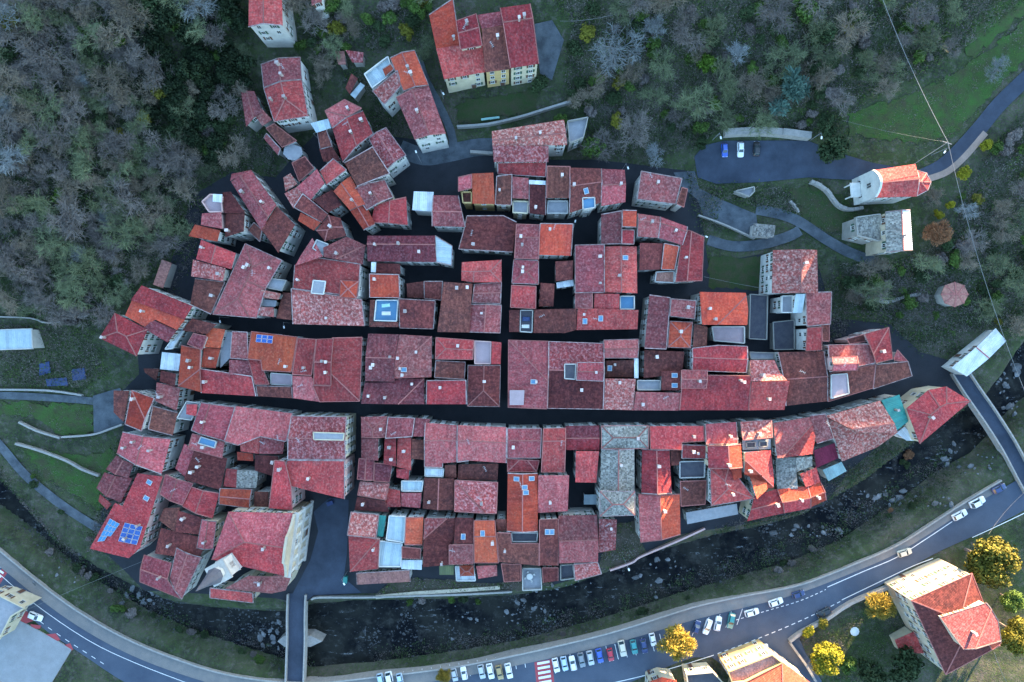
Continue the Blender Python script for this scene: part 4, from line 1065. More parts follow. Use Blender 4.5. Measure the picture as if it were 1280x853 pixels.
def _cap(mb):
    for x in (-.19, .19):
        for y in (-.24, .24): mb.box((x, y, 0), (.1, .1, .3))
    mb.box((0, 0, .2), (.72, .86, .1))
CAP = shared(_cap, [M_CAP], 'chimney_cap')
def _aer(mb):
    mb.tube((0, 0, -.3), (0, 0, 2.2), .04, .03, 5)
    mb.bar((-.8, 0, 2.1), (.8, 0, 2.1), .06, .06)
    for x in (-.7, -.25, .2, .65): mb.bar((x, -.3, 2.13), (x, .3, 2.13), .045, .04)
AER = shared(_aer, [M_METAL], 'aerial')
def _sky(mb):
    w, l = 1.1, 1.4
    for x in (-w / 2, w / 2): mb.box((x, 0, .08), (.16, l + .16, .2), 0, 0)
    for y in (-l / 2, l / 2): mb.box((0, y, .08), (w - .16, .16, .2), 0, 0)
    mb.box((0, 0, .07), (w - .16, l - .16, .1), 0, 1)
SKYL = shared(_sky, [M_METAL, M_SKYL], 'skylight')

for hs in HS:
    for bk in hs['blocks']:
        n = len(bk['px'])
        cx = sum(p[0] for p in bk['px']) / n; cy = sum(p[1] for p in bk['px']) / n
        if bk is hs['blocks'][0]:
            gc = ground_pt(cx, cy)
            hs['gz'] = gc[2]; hs['root'] = gc
        ze = hs['gz'] + bk['hgt']
        bk['ze'] = ze
        bk['w'] = [PX(a, c_, ze) for a, c_ in bk['px']]
        bk['bb'] = (min(p[0] for p in bk['w']), min(p[1] for p in bk['w']), max(p[0] for p in bk['w']), max(p[1] for p in bk['w']))
ALLB = [bk for hs in HS for bk in hs['blocks']]
def covered(x, y, me_, z):
    for o in ALLB:
        if o is me_ or o['ze'] < z: continue
        bb = o['bb']
        if bb[0] <= x <= bb[2] and bb[1] <= y <= bb[3] and inpoly(x, y, o['w']): return True
    return False
WKEYS = ['cream', 'white', 'ochre', 'pink', 'grey', 'stone', 'pale', 'buff']
NWIN = 0
def build_house(hs):
    global NWIN
    rnd = random.Random(hs['label'])
    root = empty(hs['name'], hs['root'], hs['label'], hs['cat'])
    rl = Vector(hs['root'])
    wallkey = hs['wall'] or rnd.choice(WKEYS)
    n_door = 0
    for bi, bk in enumerate(hs['blocks']):
        P_ = bk['w']; ze = bk['ze']; n = len(P_)
        sg = 1 if poly_area(P_) > 0 else -1
        # --- roof planes
        pl = []
        pit = bk['pitch']
        ed = bk['sl']
        def mkplane(i, dz):
            a, c_ = Vector(P_[i]), Vector(P_[(i + 1) % n])
            t = (c_ - a).normalized()
            nn = Vector((-t.y, t.x)) * sg
            return (a, t, nn, ze + dz)
        def dist(i, p):
            a, t, nn, z0 = mkplane(i, 0)
            return (Vector(p) - a).dot(nn)
        dzs = [0.0] * len(ed)
        if len(ed) == 2 and abs(bk['r'] - .5) > .01:
            i, j = ed
            mj = ((P_[j][0] + P_[(j + 1) % n][0]) / 2, (P_[j][1] + P_[(j + 1) % n][1]) / 2)
            dd = (2 * bk['r'] - 1) * dist(i, mj) * pit
            dzs = [max(0, -dd), max(0, dd)]
        pl = [mkplane(i, dz) for i, dz in zip(ed, dzs)]
        def zp(k, p):
            a, t, nn, z0 = pl[k]
            return z0 + pit * (Vector(p) - a).dot(nn)
        def rz_(p): return min(zp(k, p) for k in range(len(pl))) if pl else ze
        roof, ridge, edge = MB(), MB(), MB()
        cols = bk['col']
        th = .18
        polys = []; verges = []
        if pl:
            for k in range(len(pl)):
                q = list(P_)
                for j in range(len(pl)):
                    if j != k and len(q) >= 3: q = clip(q, lambda p, k=k, j=j: zp(k, p) - zp(j, p))
                if len(q) >= 3 and abs(poly_area(q)) > .05: polys.append((k, q))
        else: polys.append((None, list(P_)))
        for k, q in polys:
            if poly_area(q) < 0: q = q[::-1]
            top = [(p[0], p[1], zp(k, p) if k is not None else ze) for p in q]
            if k is not None:
                a, t, nn, z0 = pl[k]
                cs = math.sqrt(1 + pit * pit)
                uv = [((Vector(p) - a).dot(t) + 50, (Vector(p) - a).dot(nn) * cs + 50) for p in q]
            else:
                a = Vector(P_[0]); t = (Vector(P_[1]) - a).normalized(); nn = Vector((-t.y, t.x))
                uv = [((Vector(p) - a).dot(t), (Vector(p) - a).dot(nn)) for p in q]
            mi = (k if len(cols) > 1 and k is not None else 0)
            roof.face(top, mi, uv)
            bot = [(x, y, z - th) for x, y, z in top]
            roof.face(bot[::-1], mi, uv[::-1])
            m_ = len(q)
            for i in range(m_):
                j = (i + 1) % m_
                roof.face([top[j], top[i], bot[i], bot[j]][::-1] if False else [bot[i], bot[j], top[j], top[i]], mi, [uv[i], uv[j], uv[j], uv[i]])
                p, p2 = q[i], q[j]
                shared_e = False
                if k is not None:
                    for o_ in range(len(pl)):
                        if o_ != k and abs(zp(o_, p) - zp(k, p)) < .02 and abs(zp(o_, p2) - zp(k, p2)) < .02:
                            shared_e = True
                            if o_ > k: ridge.bar(Vector(top[i]) + Vector((0, 0, .02)), Vector(top[j]) + Vector((0, 0, .02)), .30, .16)
                if not shared_e and k is not None and bk['e']:
                    eave = abs((Vector(p) - pl[k][0]).dot(pl[k][2])) < .05 and abs((Vector(p2) - pl[k][0]).dot(pl[k][2])) < .05
                    if bk['e'] == 'a' or not eave:
                        if bk['e'] == 'v': edge = MB(); verges.append(edge)
                        edge.bar(Vector(top[i]) + Vector((0, 0, .03)), Vector(top[j]) + Vector((0, 0, .03)), .24 if not eave else .17, .13)
        if not pl and (bk['par'] or bk['e'] == 'a'):
            hp = max(bk['par'], .15)
            ins = inset(P_, .12)
            for i in range(n):
                a, c_ = ins[i], ins[(i + 1) % n]
                edge.bar((a[0], a[1], ze + hp / 2 - .1), (c_[0], c_[1], ze + hp / 2 - .1), .26, hp + .2)
        rf = roof.build('roof', [ROOFC[c_] for c_ in cols], root)
        if ridge.f: ridge.build('ridge_tiles', M_RIDGE, rf).location = (0, 0, 0)
        if edge.f and not (pl and bk['e'] == 'v' and rnd.random() < .3):
            em = (M_EDGE if rnd.random() < .6 else M_RIDGE) if pl else WALLC.get(bk['wall'] or wallkey)
            for e_ in (verges or [edge]): e_.build('roof_edging' if pl else 'parapet', em, rf).location = (0, 0, 0)
        # --- walls
        W_ = inset(P_, bk['ov']) if bk['ov'] else inset(P_, .03)
        zb = min(g1(p[0], p[1]) for p in P_) - .5
        zb = min(zb, hs['gz'] - .3)
        wall = MB()
        ns = 6 if pl else 1
        for i in range(n):
            a, c_ = Vector(W_[i]), Vector(W_[(i + 1) % n])
            for j in range(ns):
                p, p2 = a.lerp(c_, j / ns), a.lerp(c_, (j + 1) / ns)
                f = [(p.x, p.y, zb), (p2.x, p2.y, zb), (p2.x, p2.y, rz_(p2) - .1), (p.x, p.y, rz_(p) - .1)]
                wall.face(f if sg > 0 else f[::-1])
            # windows on walls that stand free
            L_ = (c_ - a).length
            t = (c_ - a).normalized() if L_ > 1e-3 else Vector((1, 0))
            out = -Vector((-t.y, t.x)) * sg
            if L_ > 2.0 and bk['hgt'] > 4:
                for q in range(max(1, int(L_ / 2.7))):
                    nq = max(1, int(L_ / 2.7))
                    p = a.lerp(c_, (q + .5) / nq)
                    o1 = p + out * .9
                    gl = g1(o1.x, o1.y)
                    ztop = rz_(p)
                    z = min(ztop, bk['ze'] + .8) - 1.5
                    while z > gl + .9:
                        if not covered(o1.x, o1.y, bk, z - .4) and rnd.random() < .86 and (z - gl > 3 or rnd.random() < .4):
                            inst('window', rnd.choice(WIN), root, (p.x - rl.x, p.y - rl.y, z - rl.z), math.atan2(out.y, out.x) - math.pi / 2)
                            NWIN += 1
                        z -= 2.9
                if n_door < 1 and L_ > 3.2:
                    p = a.lerp(c_, .3); o1 = p + out * 1.0; gl = g1(o1.x, o1.y)
                    if not covered(o1.x, o1.y, bk, gl + 1) and gl > -3:
                        inst('door', DOOR, root, (p.x - rl.x, p.y - rl.y, gl + .05 - rl.z), math.atan2(out.y, out.x) - math.pi / 2); n_door += 1
        wall.build('wall', WALLC[bk['wall'] or wallkey], root)
        # --- chimneys, aerials, skylights
        def spot(tries=14, high=True):
            best = None
            ip = inset(P_, .9)
            for _ in range(tries):
                x = rnd.uniform(bk['bb'][0], bk['bb'][2]); y = rnd.uniform(bk['bb'][1], bk['bb'][3])
                if not inpoly(x, y, ip): continue
                if covered(x, y, bk, ze + .3): continue
                z = rz_((x, y))
                if best is None or (z > best[2] if high else rnd.random() < .5): best = (x, y, z)
            return best
        if pl and bk['hgt'] > 5:
            area = abs(poly_area(P_))
            nc = bk['ch'] + (1 if area > 30 and rnd.random() < .5 else 0)
            for _ in range(nc):
                s_ = spot(high=rnd.random() < .6)
                if s_:
                    r_ = math.atan2(pl[0][1].y, pl[0][1].x)
                    sc = rnd.uniform(.8, 1.15)
                    c0 = inst('chimney', CHIM, root, (s_[0] - rl.x, s_[1] - rl.y, s_[2] - rl.z + .35), r_, scale=(sc, sc, 1))
                    inst('chimney_cap', CAP, c0, (0, 0, 1.22))
            if bk['ae'] or (area > 25 and rnd.random() < .16):
                s_ = spot()
                if s_: inst('aerial', AER, root, (s_[0] - rl.x, s_[1] - rl.y, s_[2] - rl.z), rnd.uniform(0, 3))
        for (sx, sy) in bk['sk']:
            x, y = PX(sx, sy, ze + 1)
            for _ in range(3):
                z = rz_((x, y)); x, y = PX(sx, sy, z)
            if pl:
                k = min(range(len(pl)), key=lambda q: zp(q, (x, y)))
                a, t, nn, z0 = pl[k]
                X_ = Vector((t.x, t.y, 0)); Y_ = Vector((nn.x, nn.y, pit)).normalized(); Z_ = X_.cross(Y_)
                if Z_.z < 0: X_ = -X_; Z_ = X_.cross(Y_)
                rot = Matrix((X_, Y_, Z_)).transposed().to_euler()
            else: rot = (0, 0, 0)
            inst('skylight', SKYL, root, (x - rl.x, y - rl.y, z - rl.z), rot=rot)
        bk['rz'] = rz_; bk['pl'] = pl
    hs['obj'] = root
    return root
for hs in HS: build_house(hs)
# ------------------------------------------------------------------ churches: what a plain house lacks
def find(word): return next(q for q in HS if word in q['label'])
def roof_point(px, py, hs, bi=0, lift=0.0):
    bk = hs['blocks'][bi]
    x, y = PX(px, py, bk['ze'] + 1)
    for _ in range(4):
        z = bk['rz']((x, y)) + lift
        x, y = PX(px, py, z)
    return Vector((x, y, z))
ch = find('parish church')
root = ch['obj']; ze = ch['blocks'][0]['ze']; gz0 = ch['gz']
W0 = ch['blocks'][0]['w']
a, c_ = Vector((*W0[1], 0)), Vector((*W0[2], 0))
t = (c_ - a).normalized(); out = Vector((-t.y, t.x, 0))
if out.x < 0: out = -out
L_ = (c_ - a).length
fac = MB()
n_s = 24
prof = []
for i in range(n_s + 1):          # curved baroque gable
    q = abs(i / n_s * 2 - 1)
    prof.append(ze + (4.6 - 2.2 * q * q if q < .45 else (2.6 * (1 - ((q - .45) / .55)) ** 1.4 + .6)))
for i in range(n_s):
    p, p2 = a + t * L_ * i / n_s, a + t * L_ * (i + 1) / n_s
    for o_, fl in ((out * .55, 0), (out * -.15, 1)):
        f = [(*(p + o_).xy, gz0 - .5), (*(p2 + o_).xy, gz0 - .5), (*(p2 + o_).xy, prof[i + 1]), (*(p + o_).xy, prof[i])]
        fac.face(f[::-1] if fl else f)
    fac.face([(*(p + out * .55).xy, prof[i]), (*(p2 + out * .55).xy, prof[i + 1]), (*(p2 - out * .15).xy, prof[i + 1]), (*(p - out * .15).xy, prof[i])])
fac.build('facade', WALLC['buff'], root)
for zc, pr, hh in ((ze - .2, 1.3, .5), (gz0 + 8.0, 1.1, .45), (gz0 + 1.0, .8, .9)):
    cn = MB(); cn.bar(a + out * .7 + Vector((0, 0, zc)) - t * .3, c_ + out * .7 + Vector((0, 0, zc)) + t * .3, pr, hh)
    cn.build('cornice', WALLC['pale'], root)
for k in range(6):
    pm = MB(); p = a + t * L_ * (.04 + .184 * k) + out * .6
    pm.box((p.x, p.y, gz0 + 6.2), (.9, .5, 13.6), math.atan2(t.y, t.x)); pm.build('pilaster', WALLC['white'], root)
for k, zz in ((.22, 11), (.5, 11.2), (.78, 11), (.22, 4.5), (.78, 4.5)):
    p = a + t * L_ * k + out * .62
    inst('window', WIN[0], root, Vector((p.x, p.y, gz0 + zz)) - Vector(ch['root']), math.atan2(out.y, out.x) - math.pi / 2, scale=(1.5, 1.2, 1.5))
p = a + t * L_ * .5 + out * .62
inst('door', DOOR, root, Vector((p.x, p.y, gz0 + .1)) - Vector(ch['root']), math.atan2(out.y, out.x) - math.pi / 2, scale=(1.8, 1.2, 1.6))
# bell tower
tz = gz0 + 20.5
tx, ty = PX(274, 716, tz)
tw = MB(); tw.box((tx, ty, (gz0 + tz) / 2), (4.6, 4.6, tz - gz0), .5); tw.build('tower', WALLC['white'], root)
cn = MB(); cn.box((tx, ty, tz + .2), (5.3, 5.3, .5), .5); cn.box((tx, ty, tz - 5), (5.0, 5.0, .4), .5); cn.build('tower_cornice', WALLC['pale'], root)
lan = MB(); lan.prism([(tx + 1.7 * math.cos(q * math.pi / 4), ty + 1.7 * math.sin(q * math.pi / 4)) for q in range(8)], tz + .4, tz + 2.6); lan.build('lantern', WALLC['white'], root)
sp = MB()
rings = [(2.2, 2.5), (1.7, 4.0), (1.2, 6.2), (.65, 9.0), (.05, 12.0)]
for (r0, z0), (r1, z1) in zip(rings, rings[1:]):
    for q in range(8):
        a0, a1 = q * math.pi / 4, (q + 1) * math.pi / 4
        sp.face([(tx + r0 * math.cos(a0), ty + r0 * math.sin(a0), tz + z0), (tx + r0 * math.cos(a1), ty + r0 * math.sin(a1), tz + z0),
                 (tx + r1 * math.cos(a1), ty + r1 * math.sin(a1), tz + z1), (tx + r1 * math.cos(a0), ty + r1 * math.sin(a0), tz + z1)])
sp.build('spire', mat_plain('spire_lead', (.13, .13, .15), (.09, .09, .11), 1.5, rough=.6), root)
for q in range(4):
    an = .5 + q * math.pi / 2
    inst('belfry_opening', WIN[0], root, Vector((tx + 2.28 * math.cos(an), ty + 2.28 * math.sin(an), tz - 3)) - Vector(ch['root']), an - math.pi / 2, scale=(1.6, 1, 1.7))
# chapel front
cp = find('hillside chapel')
W0 = cp['blocks'][0]['w']; ze = cp['blocks'][0]['ze']; gz0 = cp['gz']
a, c_ = Vector((*W0[3], 0)), Vector((*W0[0], 0))
t = (c_ - a).normalized(); out = Vector((-t.y, t.x, 0))
if out.x > 0: out = -out
L_ = (c_ - a).length
fac = MB()
for i in range(n_s):
    p, p2 = a + t * L_ * (i / n_s), a + t * L_ * ((i + 1) / n_s)
    zz = [ze + .4 + 3.0 * math.sin(math.pi * q / n_s) ** .8 for q in (i, i + 1)]
    for o_ in (out * .45, out * -.15):
        fac.face([(*(p + o_).xy, gz0 - .5), (*(p2 + o_).xy, gz0 - .5), (*(p2 + o_).xy, zz[1]), (*(p + o_).xy, zz[0])])
    fac.face([(*(p + out * .45).xy, zz[0]), (*(p2 + out * .45).xy, zz[1]), (*(p2 - out * .15).xy, zz[1]), (*(p - out * .15).xy, zz[0])])
fac.build('facade', WALLC['white'], cp['obj'])
for k, zz, s_ in ((.5, 7.5, 1.4), (.25, 3.2, 1.0), (.75, 3.2, 1.0)):
    p = a + t * L_ * k + out * .5
    inst('window', WIN[0], cp['obj'], Vector((p.x, p.y, gz0 + zz)) - Vector(cp['root']), math.atan2(out.y, out.x) - math.pi / 2, scale=(s_, 1, s_))
# porch of the chapel
pm = MB(); p = a + t * L_ * .5 + out * 1.8
pm.box((p.x, p.y, gz0 + 3.4), (2.8, 4.0, .3), math.atan2(out.y, out.x), taper=.9)
for k in (-1.6, 1.6): pm.tube((*(p + t * k + out).xy, gz0 - .2), (*(p + t * k + out).xy, gz0 + 3.3), .2, .2, 8)
pm.build('porch', WALLC['white'], cp['obj'])

# ------------------------------------------------------------------ solar panels
M_PV = mat_plain('solar_cells', (.012, .045, .22), (.02, .10, .30), .5, rough=.15, spec=.6, grain=0)
M_PVF = mat_plain('solar_frame', (.55, .57, .6), None, 1, rough=.4)
M_PV2 = mat_plain('solar_cells_pale', (.03, .16, .34), (.04, .20, .36), .5, rough=.15, spec=.6, grain=0)
def solar(label, hs, quad, nu, nv, mat, skip=()):
    q = [roof_point(*p, hs, 0, .25) for p in quad]
    rt = empty('solar_array', q[0], label, 'solar panel')
    for i in range(nu):
        for j in range(nv):
            if (i, j) in skip: continue
            P_ = lambda u, v: (q[0] * (1 - u) + q[1] * u) * (1 - v) + (q[3] * (1 - u) + q[2] * u) * v
            mm = MB()
            g_ = .04
            cs = [P_((i + g_) / nu, (j + g_) / nv), P_((i + 1 - g_) / nu, (j + g_) / nv), P_((i + 1 - g_) / nu, (j + 1 - g_) / nv), P_((i + g_) / nu, (j + 1 - g_) / nv)]
            cen = sum(cs, Vector()) / 4
            up = Vector((0, 0, .06))
            ins_ = [cen + (p - cen) * .93 + up for p in cs]
            mm.face(ins_[::-1], 0)
            for k in range(4):
                l = (k + 1) % 4
                mm.face([cs[l] + up, cs[k] + up, ins_[k], ins_[l]], 1)
                mm.face([cs[k], cs[l], cs[l] + up, cs[k] + up][::-1], 1)
            mm.build('module', [mat, M_PVF], rt)
sol = find('two solar arrays')
solar('pale blue solar array with missing corner on the long riverside roof', sol, tp('M', '548,590 598,618 538,702 484,708'), 3, 4, M_PV2, skip=((2, 3),))
solar('deep blue solar array of twelve modules on the long riverside roof', sol, tp('M', '622,611 713,632 682,724 588,705'), 3, 4, M_PV)
solar('ultramarine solar sheet on the orange roof beside the upper lane', find('carrying a blue solar sheet'), tp('H', '482,311 565,319 560,358 476,350'), 3, 2, M_PV)

# ------------------------------------------------------------------ road paint
road = bpy.data.objects['road']
def paint(name, pts, mat, dz=.10, parent=road, **kw):
    o = drape(name, pts, mat, dz=dz, step=kw.pop('step', 3), kind=None)
    o.parent = parent
    return o
def line(pts, w=.9, dash=None, mat=None, parent=road, dz=.10):
    pts = smooth_line(pts, 4)
    if not dash:
        return paint('lane_marking', offset_line(pts, -w / 2) + offset_line(pts, w / 2)[::-1], mat or M_PAINT, parent=parent, dz=dz)
    acc, seg = 0.0, []
    tot = [0]
    for i in range(len(pts) - 1): tot.append(tot[-1] + math.dist(pts[i], pts[i + 1]))
    def at(d):
        for i in range(len(pts) - 1):
            if d <= tot[i + 1]:
                f = (d - tot[i]) / max(tot[i + 1] - tot[i], 1e-6)
                return tuple(pts[i][k] + (pts[i + 1][k] - pts[i][k]) * f for k in (0, 1))
        return pts[-1]
    d = 0
    while d < tot[-1] - 1:
        s_ = [at(d), at(min(d + dash[0], tot[-1]))]
        paint('lane_dash', offset_line(s_, -w / 2) + offset_line(s_, w / 2)[::-1], mat or M_PAINT, parent=parent, dz=dz)
        d += sum(dash)
line(ptlist("690,868 760,855 830,838 892,819"))
line(ptlist("897,817 935,803 980,785 1022,766 1050,752"), dash=(5, 4))
line(ptlist("1052,750 1100,727 1140,708 1166,698"))
line(ptlist("1215,672 1250,656 1300,632"))
line(ptlist("1034,734 1080,714 1120,697 1160,672 1190,652"))
line(ptlist("920,775 960,763 1000,751 1032,737"), dash=(3.5, 3), w=.8)
line(ptlist("-20,700 40,752 110,800 170,829 240,856"), w=.7)
line(ptlist("0,735 60,784 130,830"), w=.7, dash=(6, 7))
sdw = bpy.data.objects['sidewalk']
def bay(p, q, w=.7): paint('bay_line', offset_line([p, q], -w / 2) + offset_line([p, q], w / 2)[::-1], M_PAINT)
for k in range(13):
    x = 690 + k * 11.2; y = 823 - k * 2.55
    bay((x, y), (x + 4.5, y + 19))
for k in range(17):
    x = 470 + k * 11.5; y = 858.5 - k * 1.75
    if x < 660: bay((x, y - 14), (x + 3, y + 4))
for k in range(5):
    x = 866 + k * 14; y = 778 - k * 3.5
    bay((x + 6, y - 3), (x - 1, y + 17))
def crossing(pts, k, vertical=True):
    """red ground with white bars; pts: quad in pixels"""
    paint('crossing_ground', pts, M_REDP, dz=.08)
    A, B, C_, D_ = pts
    for i in range(k):
        f0, f1 = (i + .15) / k, (i + .65) / k
        L2 = lambda p, q, f: (p[0] + (q[0] - p[0]) * f, p[1] + (q[1] - p[1]) * f)
        a0, a1, d0, d1 = L2(A, D_, f0), L2(A, D_, f1), L2(B, C_, f0), L2(B, C_, f1)
        i0, i1 = .15, .85
        paint('crossing_bar', [L2(a0, d0, i0), L2(a0, d0, i1), L2(a1, d1, i1), L2(a1, d1, i0)], M_PAINT, dz=.115)
crossing([(668, 828), (690, 824), (694, 866), (672, 870)], 7)
crossing([(280, 845), (302, 848), (298, 885), (276, 882)], 6)
crossing([(-8, 700), (12, 712), (-6, 740), (-24, 726)], 6)
for q in ("18,768 34,764 42,776 26,782", "38,780 52,782 50,786 40,786", "55,793 70,792 76,800 66,803", "76,808 88,804 92,812 82,817"):
    paint('red_patch', ptlist(q), M_REDP, dz=.09)

# ------------------------------------------------------------------ stone walls, parapets
def stone_wall(label, pts, hgt, wid, mat=None, base=b1, down=1.2, name='stone_wall', jag=0.0):
    pts = smooth_line(pts, 3)
    P3 = [ground_pt(*p) for p in pts]
    mid_ = P3[len(P3) // 2]
    mb = MB()
    for i in range(len(P3) - 1):
        a, c_ = Vector(P3[i]), Vector(P3[i + 1])
        hh = hgt + (random.uniform(-jag, jag) if jag else 0)
        mb.bar(a + Vector((0, 0, (hh - down) / 2)), c_ + Vector((0, 0, (hh - down) / 2)), wid, hh + down)
    o = mb.build(name, mat or M_LSTONE, loc=mid_)
    tag(o, label, 'wall')
    return o
stone_wall('long pale river wall beside the sidewalk, with low parapet', [p for p in WALK_OUT[::2]], .75, .45, down=2, name='river_wall')
stone_wall('pale parapet of the piazza and back gardens along the river', ptlist("390,749 400,746 455,746 520,744 585,742 640,739"), .8, .5, down=5)
stone_wall('rough retaining wall behind the car park', ptlist("904,168 955,166 1010,172"), 2.2, 1.8, jag=.2)
stone_wall('curved stone wall below the chapel porch', ptlist("1012,228 1030,238 1046,258 1060,263 1076,261"), 1.6, .9, jag=.3)
stone_wall('short broken wall on the slope under the curved chapel wall', ptlist("986,252 992,258 997,266"), 1.0, .5, jag=.2)
stone_wall('ruined wall of scattered stones below the slab-roofed house', ptlist("1056,358 1070,366 1090,374 1110,378 1128,372 1150,368"), .7, .9, jag=.6)
stone_wall('low pale wall edging the upper western lawn', ptlist("26,527 48,538 77,547"), 1.1, .5)
stone_wall('low stone wall edging the paved garden terrace', ptlist("80,546 118,543 140,536 156,530"), 1.3, .5)
stone_wall('terrace wall between the two western lawns', ptlist("22,554 50,562 85,575 105,586 126,594"), 1.2, .6)
stone_wall('garden wall beside the path to the shelter', ptlist("-10,396 40,398 62,404 100,398 122,390"), .9, .35)
stone_wall('wall along the upper western path', ptlist("-10,487 60,488 104,494"), 1.0, .5, M_STONE)
stone_wall('lawn wall of the broad hilltop row', ptlist("572,160 610,157 650,148 676,140 715,128"), 1.4, .6, M_STONE)
stone_wall('short wall beside the top lane', ptlist("588,191 602,192 616,193"), 1.2, .8)
stone_wall('ramp parapet below the car park', ptlist("872,270 905,282 942,299"), 1.1, .4)
stone_wall('field path kerb crossing the slope below the chapel', ptlist("1190,310 1212,300 1228,290"), .3, .6)
stone_wall('boundary wall of the villa garden along the road', ptlist("985,800 1000,789 1030,773 1062,752 1110,732"), 1.4, .8)
stone_wall('garden wall beside the villa side street', ptlist("986,802 996,816 1006,830 1018,850"), 1.2, .6)
stone_wall('upright wall of the overgrown riverside garden', ptlist("762,712 790,702 800,695 845,676 880,660"), 1.0, .5, M_REDP and WALLC['pink'], down=5)
stone_wall('tan footpath wall under the riverside row', ptlist("470,746 520,741 570,738 625,734"), .5, 1.0, WALLC['buff'], down=4)

# ------------------------------------------------------------------ cars
M_TYRE = mat_plain('tyre_rubber', (.02, .02, .022), None, 3)
M_RIM = mat_plain('wheel_rim', (.45, .46, .47), None, 3, rough=.35)
M_CGL = mat_plain('car_glass', (.03, .05, .06), None, 3, rough=.08, spec=.7, grain=0)
M_HL = mat_plain('headlight_lens', (.75, .77, .78), None, 3, rough=.1)
M_TL = mat_plain('tail_lens', (.35, .02, .02), None, 3, rough=.2)
PAINTS = {}
def car_paint(k, c):
    m = mat_plain('car_paint_' + k, c, tuple(x * .9 for x in c), 2, rough=.28, spec=.5, grain=0)
    m.node_tree.nodes['Principled BSDF'].inputs['Coat Weight'].default_value = .6
    PAINTS[k] = m
for k, c in dict(white=(.72, .73, .74), silver=(.42, .44, .46), grey=(.18, .20, .22), blue=(.03, .09, .40), navy=(.02, .04, .13), red=(.42, .02, .04), teal=(.03, .22, .22),
                 black=(.012, .012, .014), tan=(.34, .24, .10), beige=(.55, .50, .40), skyblue=(.40, .52, .62)).items(): car_paint(k, c)
def loft(mb, secs, mat=0):
    for s0, s1 in zip(secs, secs[1:]):
        n = len(s0)
        for i in range(n):
            j = (i + 1) % n
            mb.face([s0[i], s0[j], s1[j], s1[i]], mat)
    mb.face(secs[0][::-1], mat); mb.face(secs[-1], mat)
def car_meshes(Lc=4.15, Wc=1.74, Hc=1.46):
    out_ = {}
    # (x, half width, z bottom, z top) along the length: nose at +x
    st = [(-.5, .40, .45, .78), (-.485, .47, .32, .88), (-.42, .5, .24, .93), (-.2, .5, .22, .95), (.1, .5, .22, .95), (.2, .5, .22, .94), (.36, .495, .22, .86), (.46, .46, .26, .76), (.5, .36, .36, .62)]
    mb = MB()
    secs = []
    for x, w, z0, z1 in st:
        X, w_ = x * Lc, w * Wc
        secs.append([(X, -w_, z0 + .1), (X, -w_ * .9, z0), (X, w_ * .9, z0), (X, w_, z0 + .1), (X, w_, z1 - .14), (X, w_ * .86, z1), (X, -w_ * .86, z1), (X, -w_, z1 - .14)])
    loft(mb, secs)
    out_['body'] = mb.mesh('car_body', [PAINTS['white']])
    g = MB()
    g0 = [(-.45, .42, .91), (.19, .43, .93)]
    lo = [(-.455 * Lc, -.42 * Wc, .90), (.21 * Lc, -.43 * Wc, .92), (.21 * Lc, .43 * Wc, .92), (-.455 * Lc, .42 * Wc, .90)]
    hi = [(-.36 * Lc, -.36 * Wc, Hc - .04), (.03 * Lc, -.36 * Wc, Hc - .04), (.03 * Lc, .36 * Wc, Hc - .04), (-.36 * Lc, .36 * Wc, Hc - .04)]
    for i in range(4):
        j = (i + 1) % 4
        g.face([lo[i], lo[j], hi[j], hi[i]])
    out_['glass'] = g.mesh('car_glass', [M_CGL])
    r = MB()
    rp = [(-.375 * Lc, -.365 * Wc), (.04 * Lc, -.355 * Wc), (.04 * Lc, .355 * Wc), (-.375 * Lc, .365 * Wc)]
    r.prism(rp, Hc - .06, Hc, taper=.93)
    for i in range(4):      # pillars
        r.bar(Vector(lo[i]) * .998, Vector(hi[i]) * 1.0, .09, .09)
    out_['roof'] = r.mesh('car_roof', [PAINTS['white']])
    w = MB()
    w.tube((0, -.1, 0), (0, .1, 0), .31, .31, 12, 0)
    out_['tyre'] = w.mesh('car_tyre', [M_TYRE])
    w = MB(); w.tube((0, -.112, 0), (0, .112, 0), .19, .19, 10, 0)
    out_['rim'] = w.mesh('car_rim', [M_RIM])
    q = MB(); q.box((0, 0, 0), (.24, .36, .15), 0, 0, .8); out_['hl'] = q.mesh('headlight', [M_HL])
    q = MB(); q.box((0, 0, 0), (.10, .26, .22), 0, 0, .9); out_['tl'] = q.mesh('tail_light', [M_TL])
    q = MB(); q.box((0, 0, 0), (.12, .2, .13)); out_['mir'] = q.mesh('mirror', [M_TYRE])
    return out_, Lc, Wc
CARM = {'hatch': car_meshes(), 'saloon': car_meshes(4.5, 1.78, 1.42), 'small': car_meshes(3.7, 1.64, 1.5), 'van': car_meshes(4.7, 1.9, 1.95)}
def paint_slot(o, m):
    o.material_slots[0].link = 'OBJECT'; o.material_slots[0].material = m
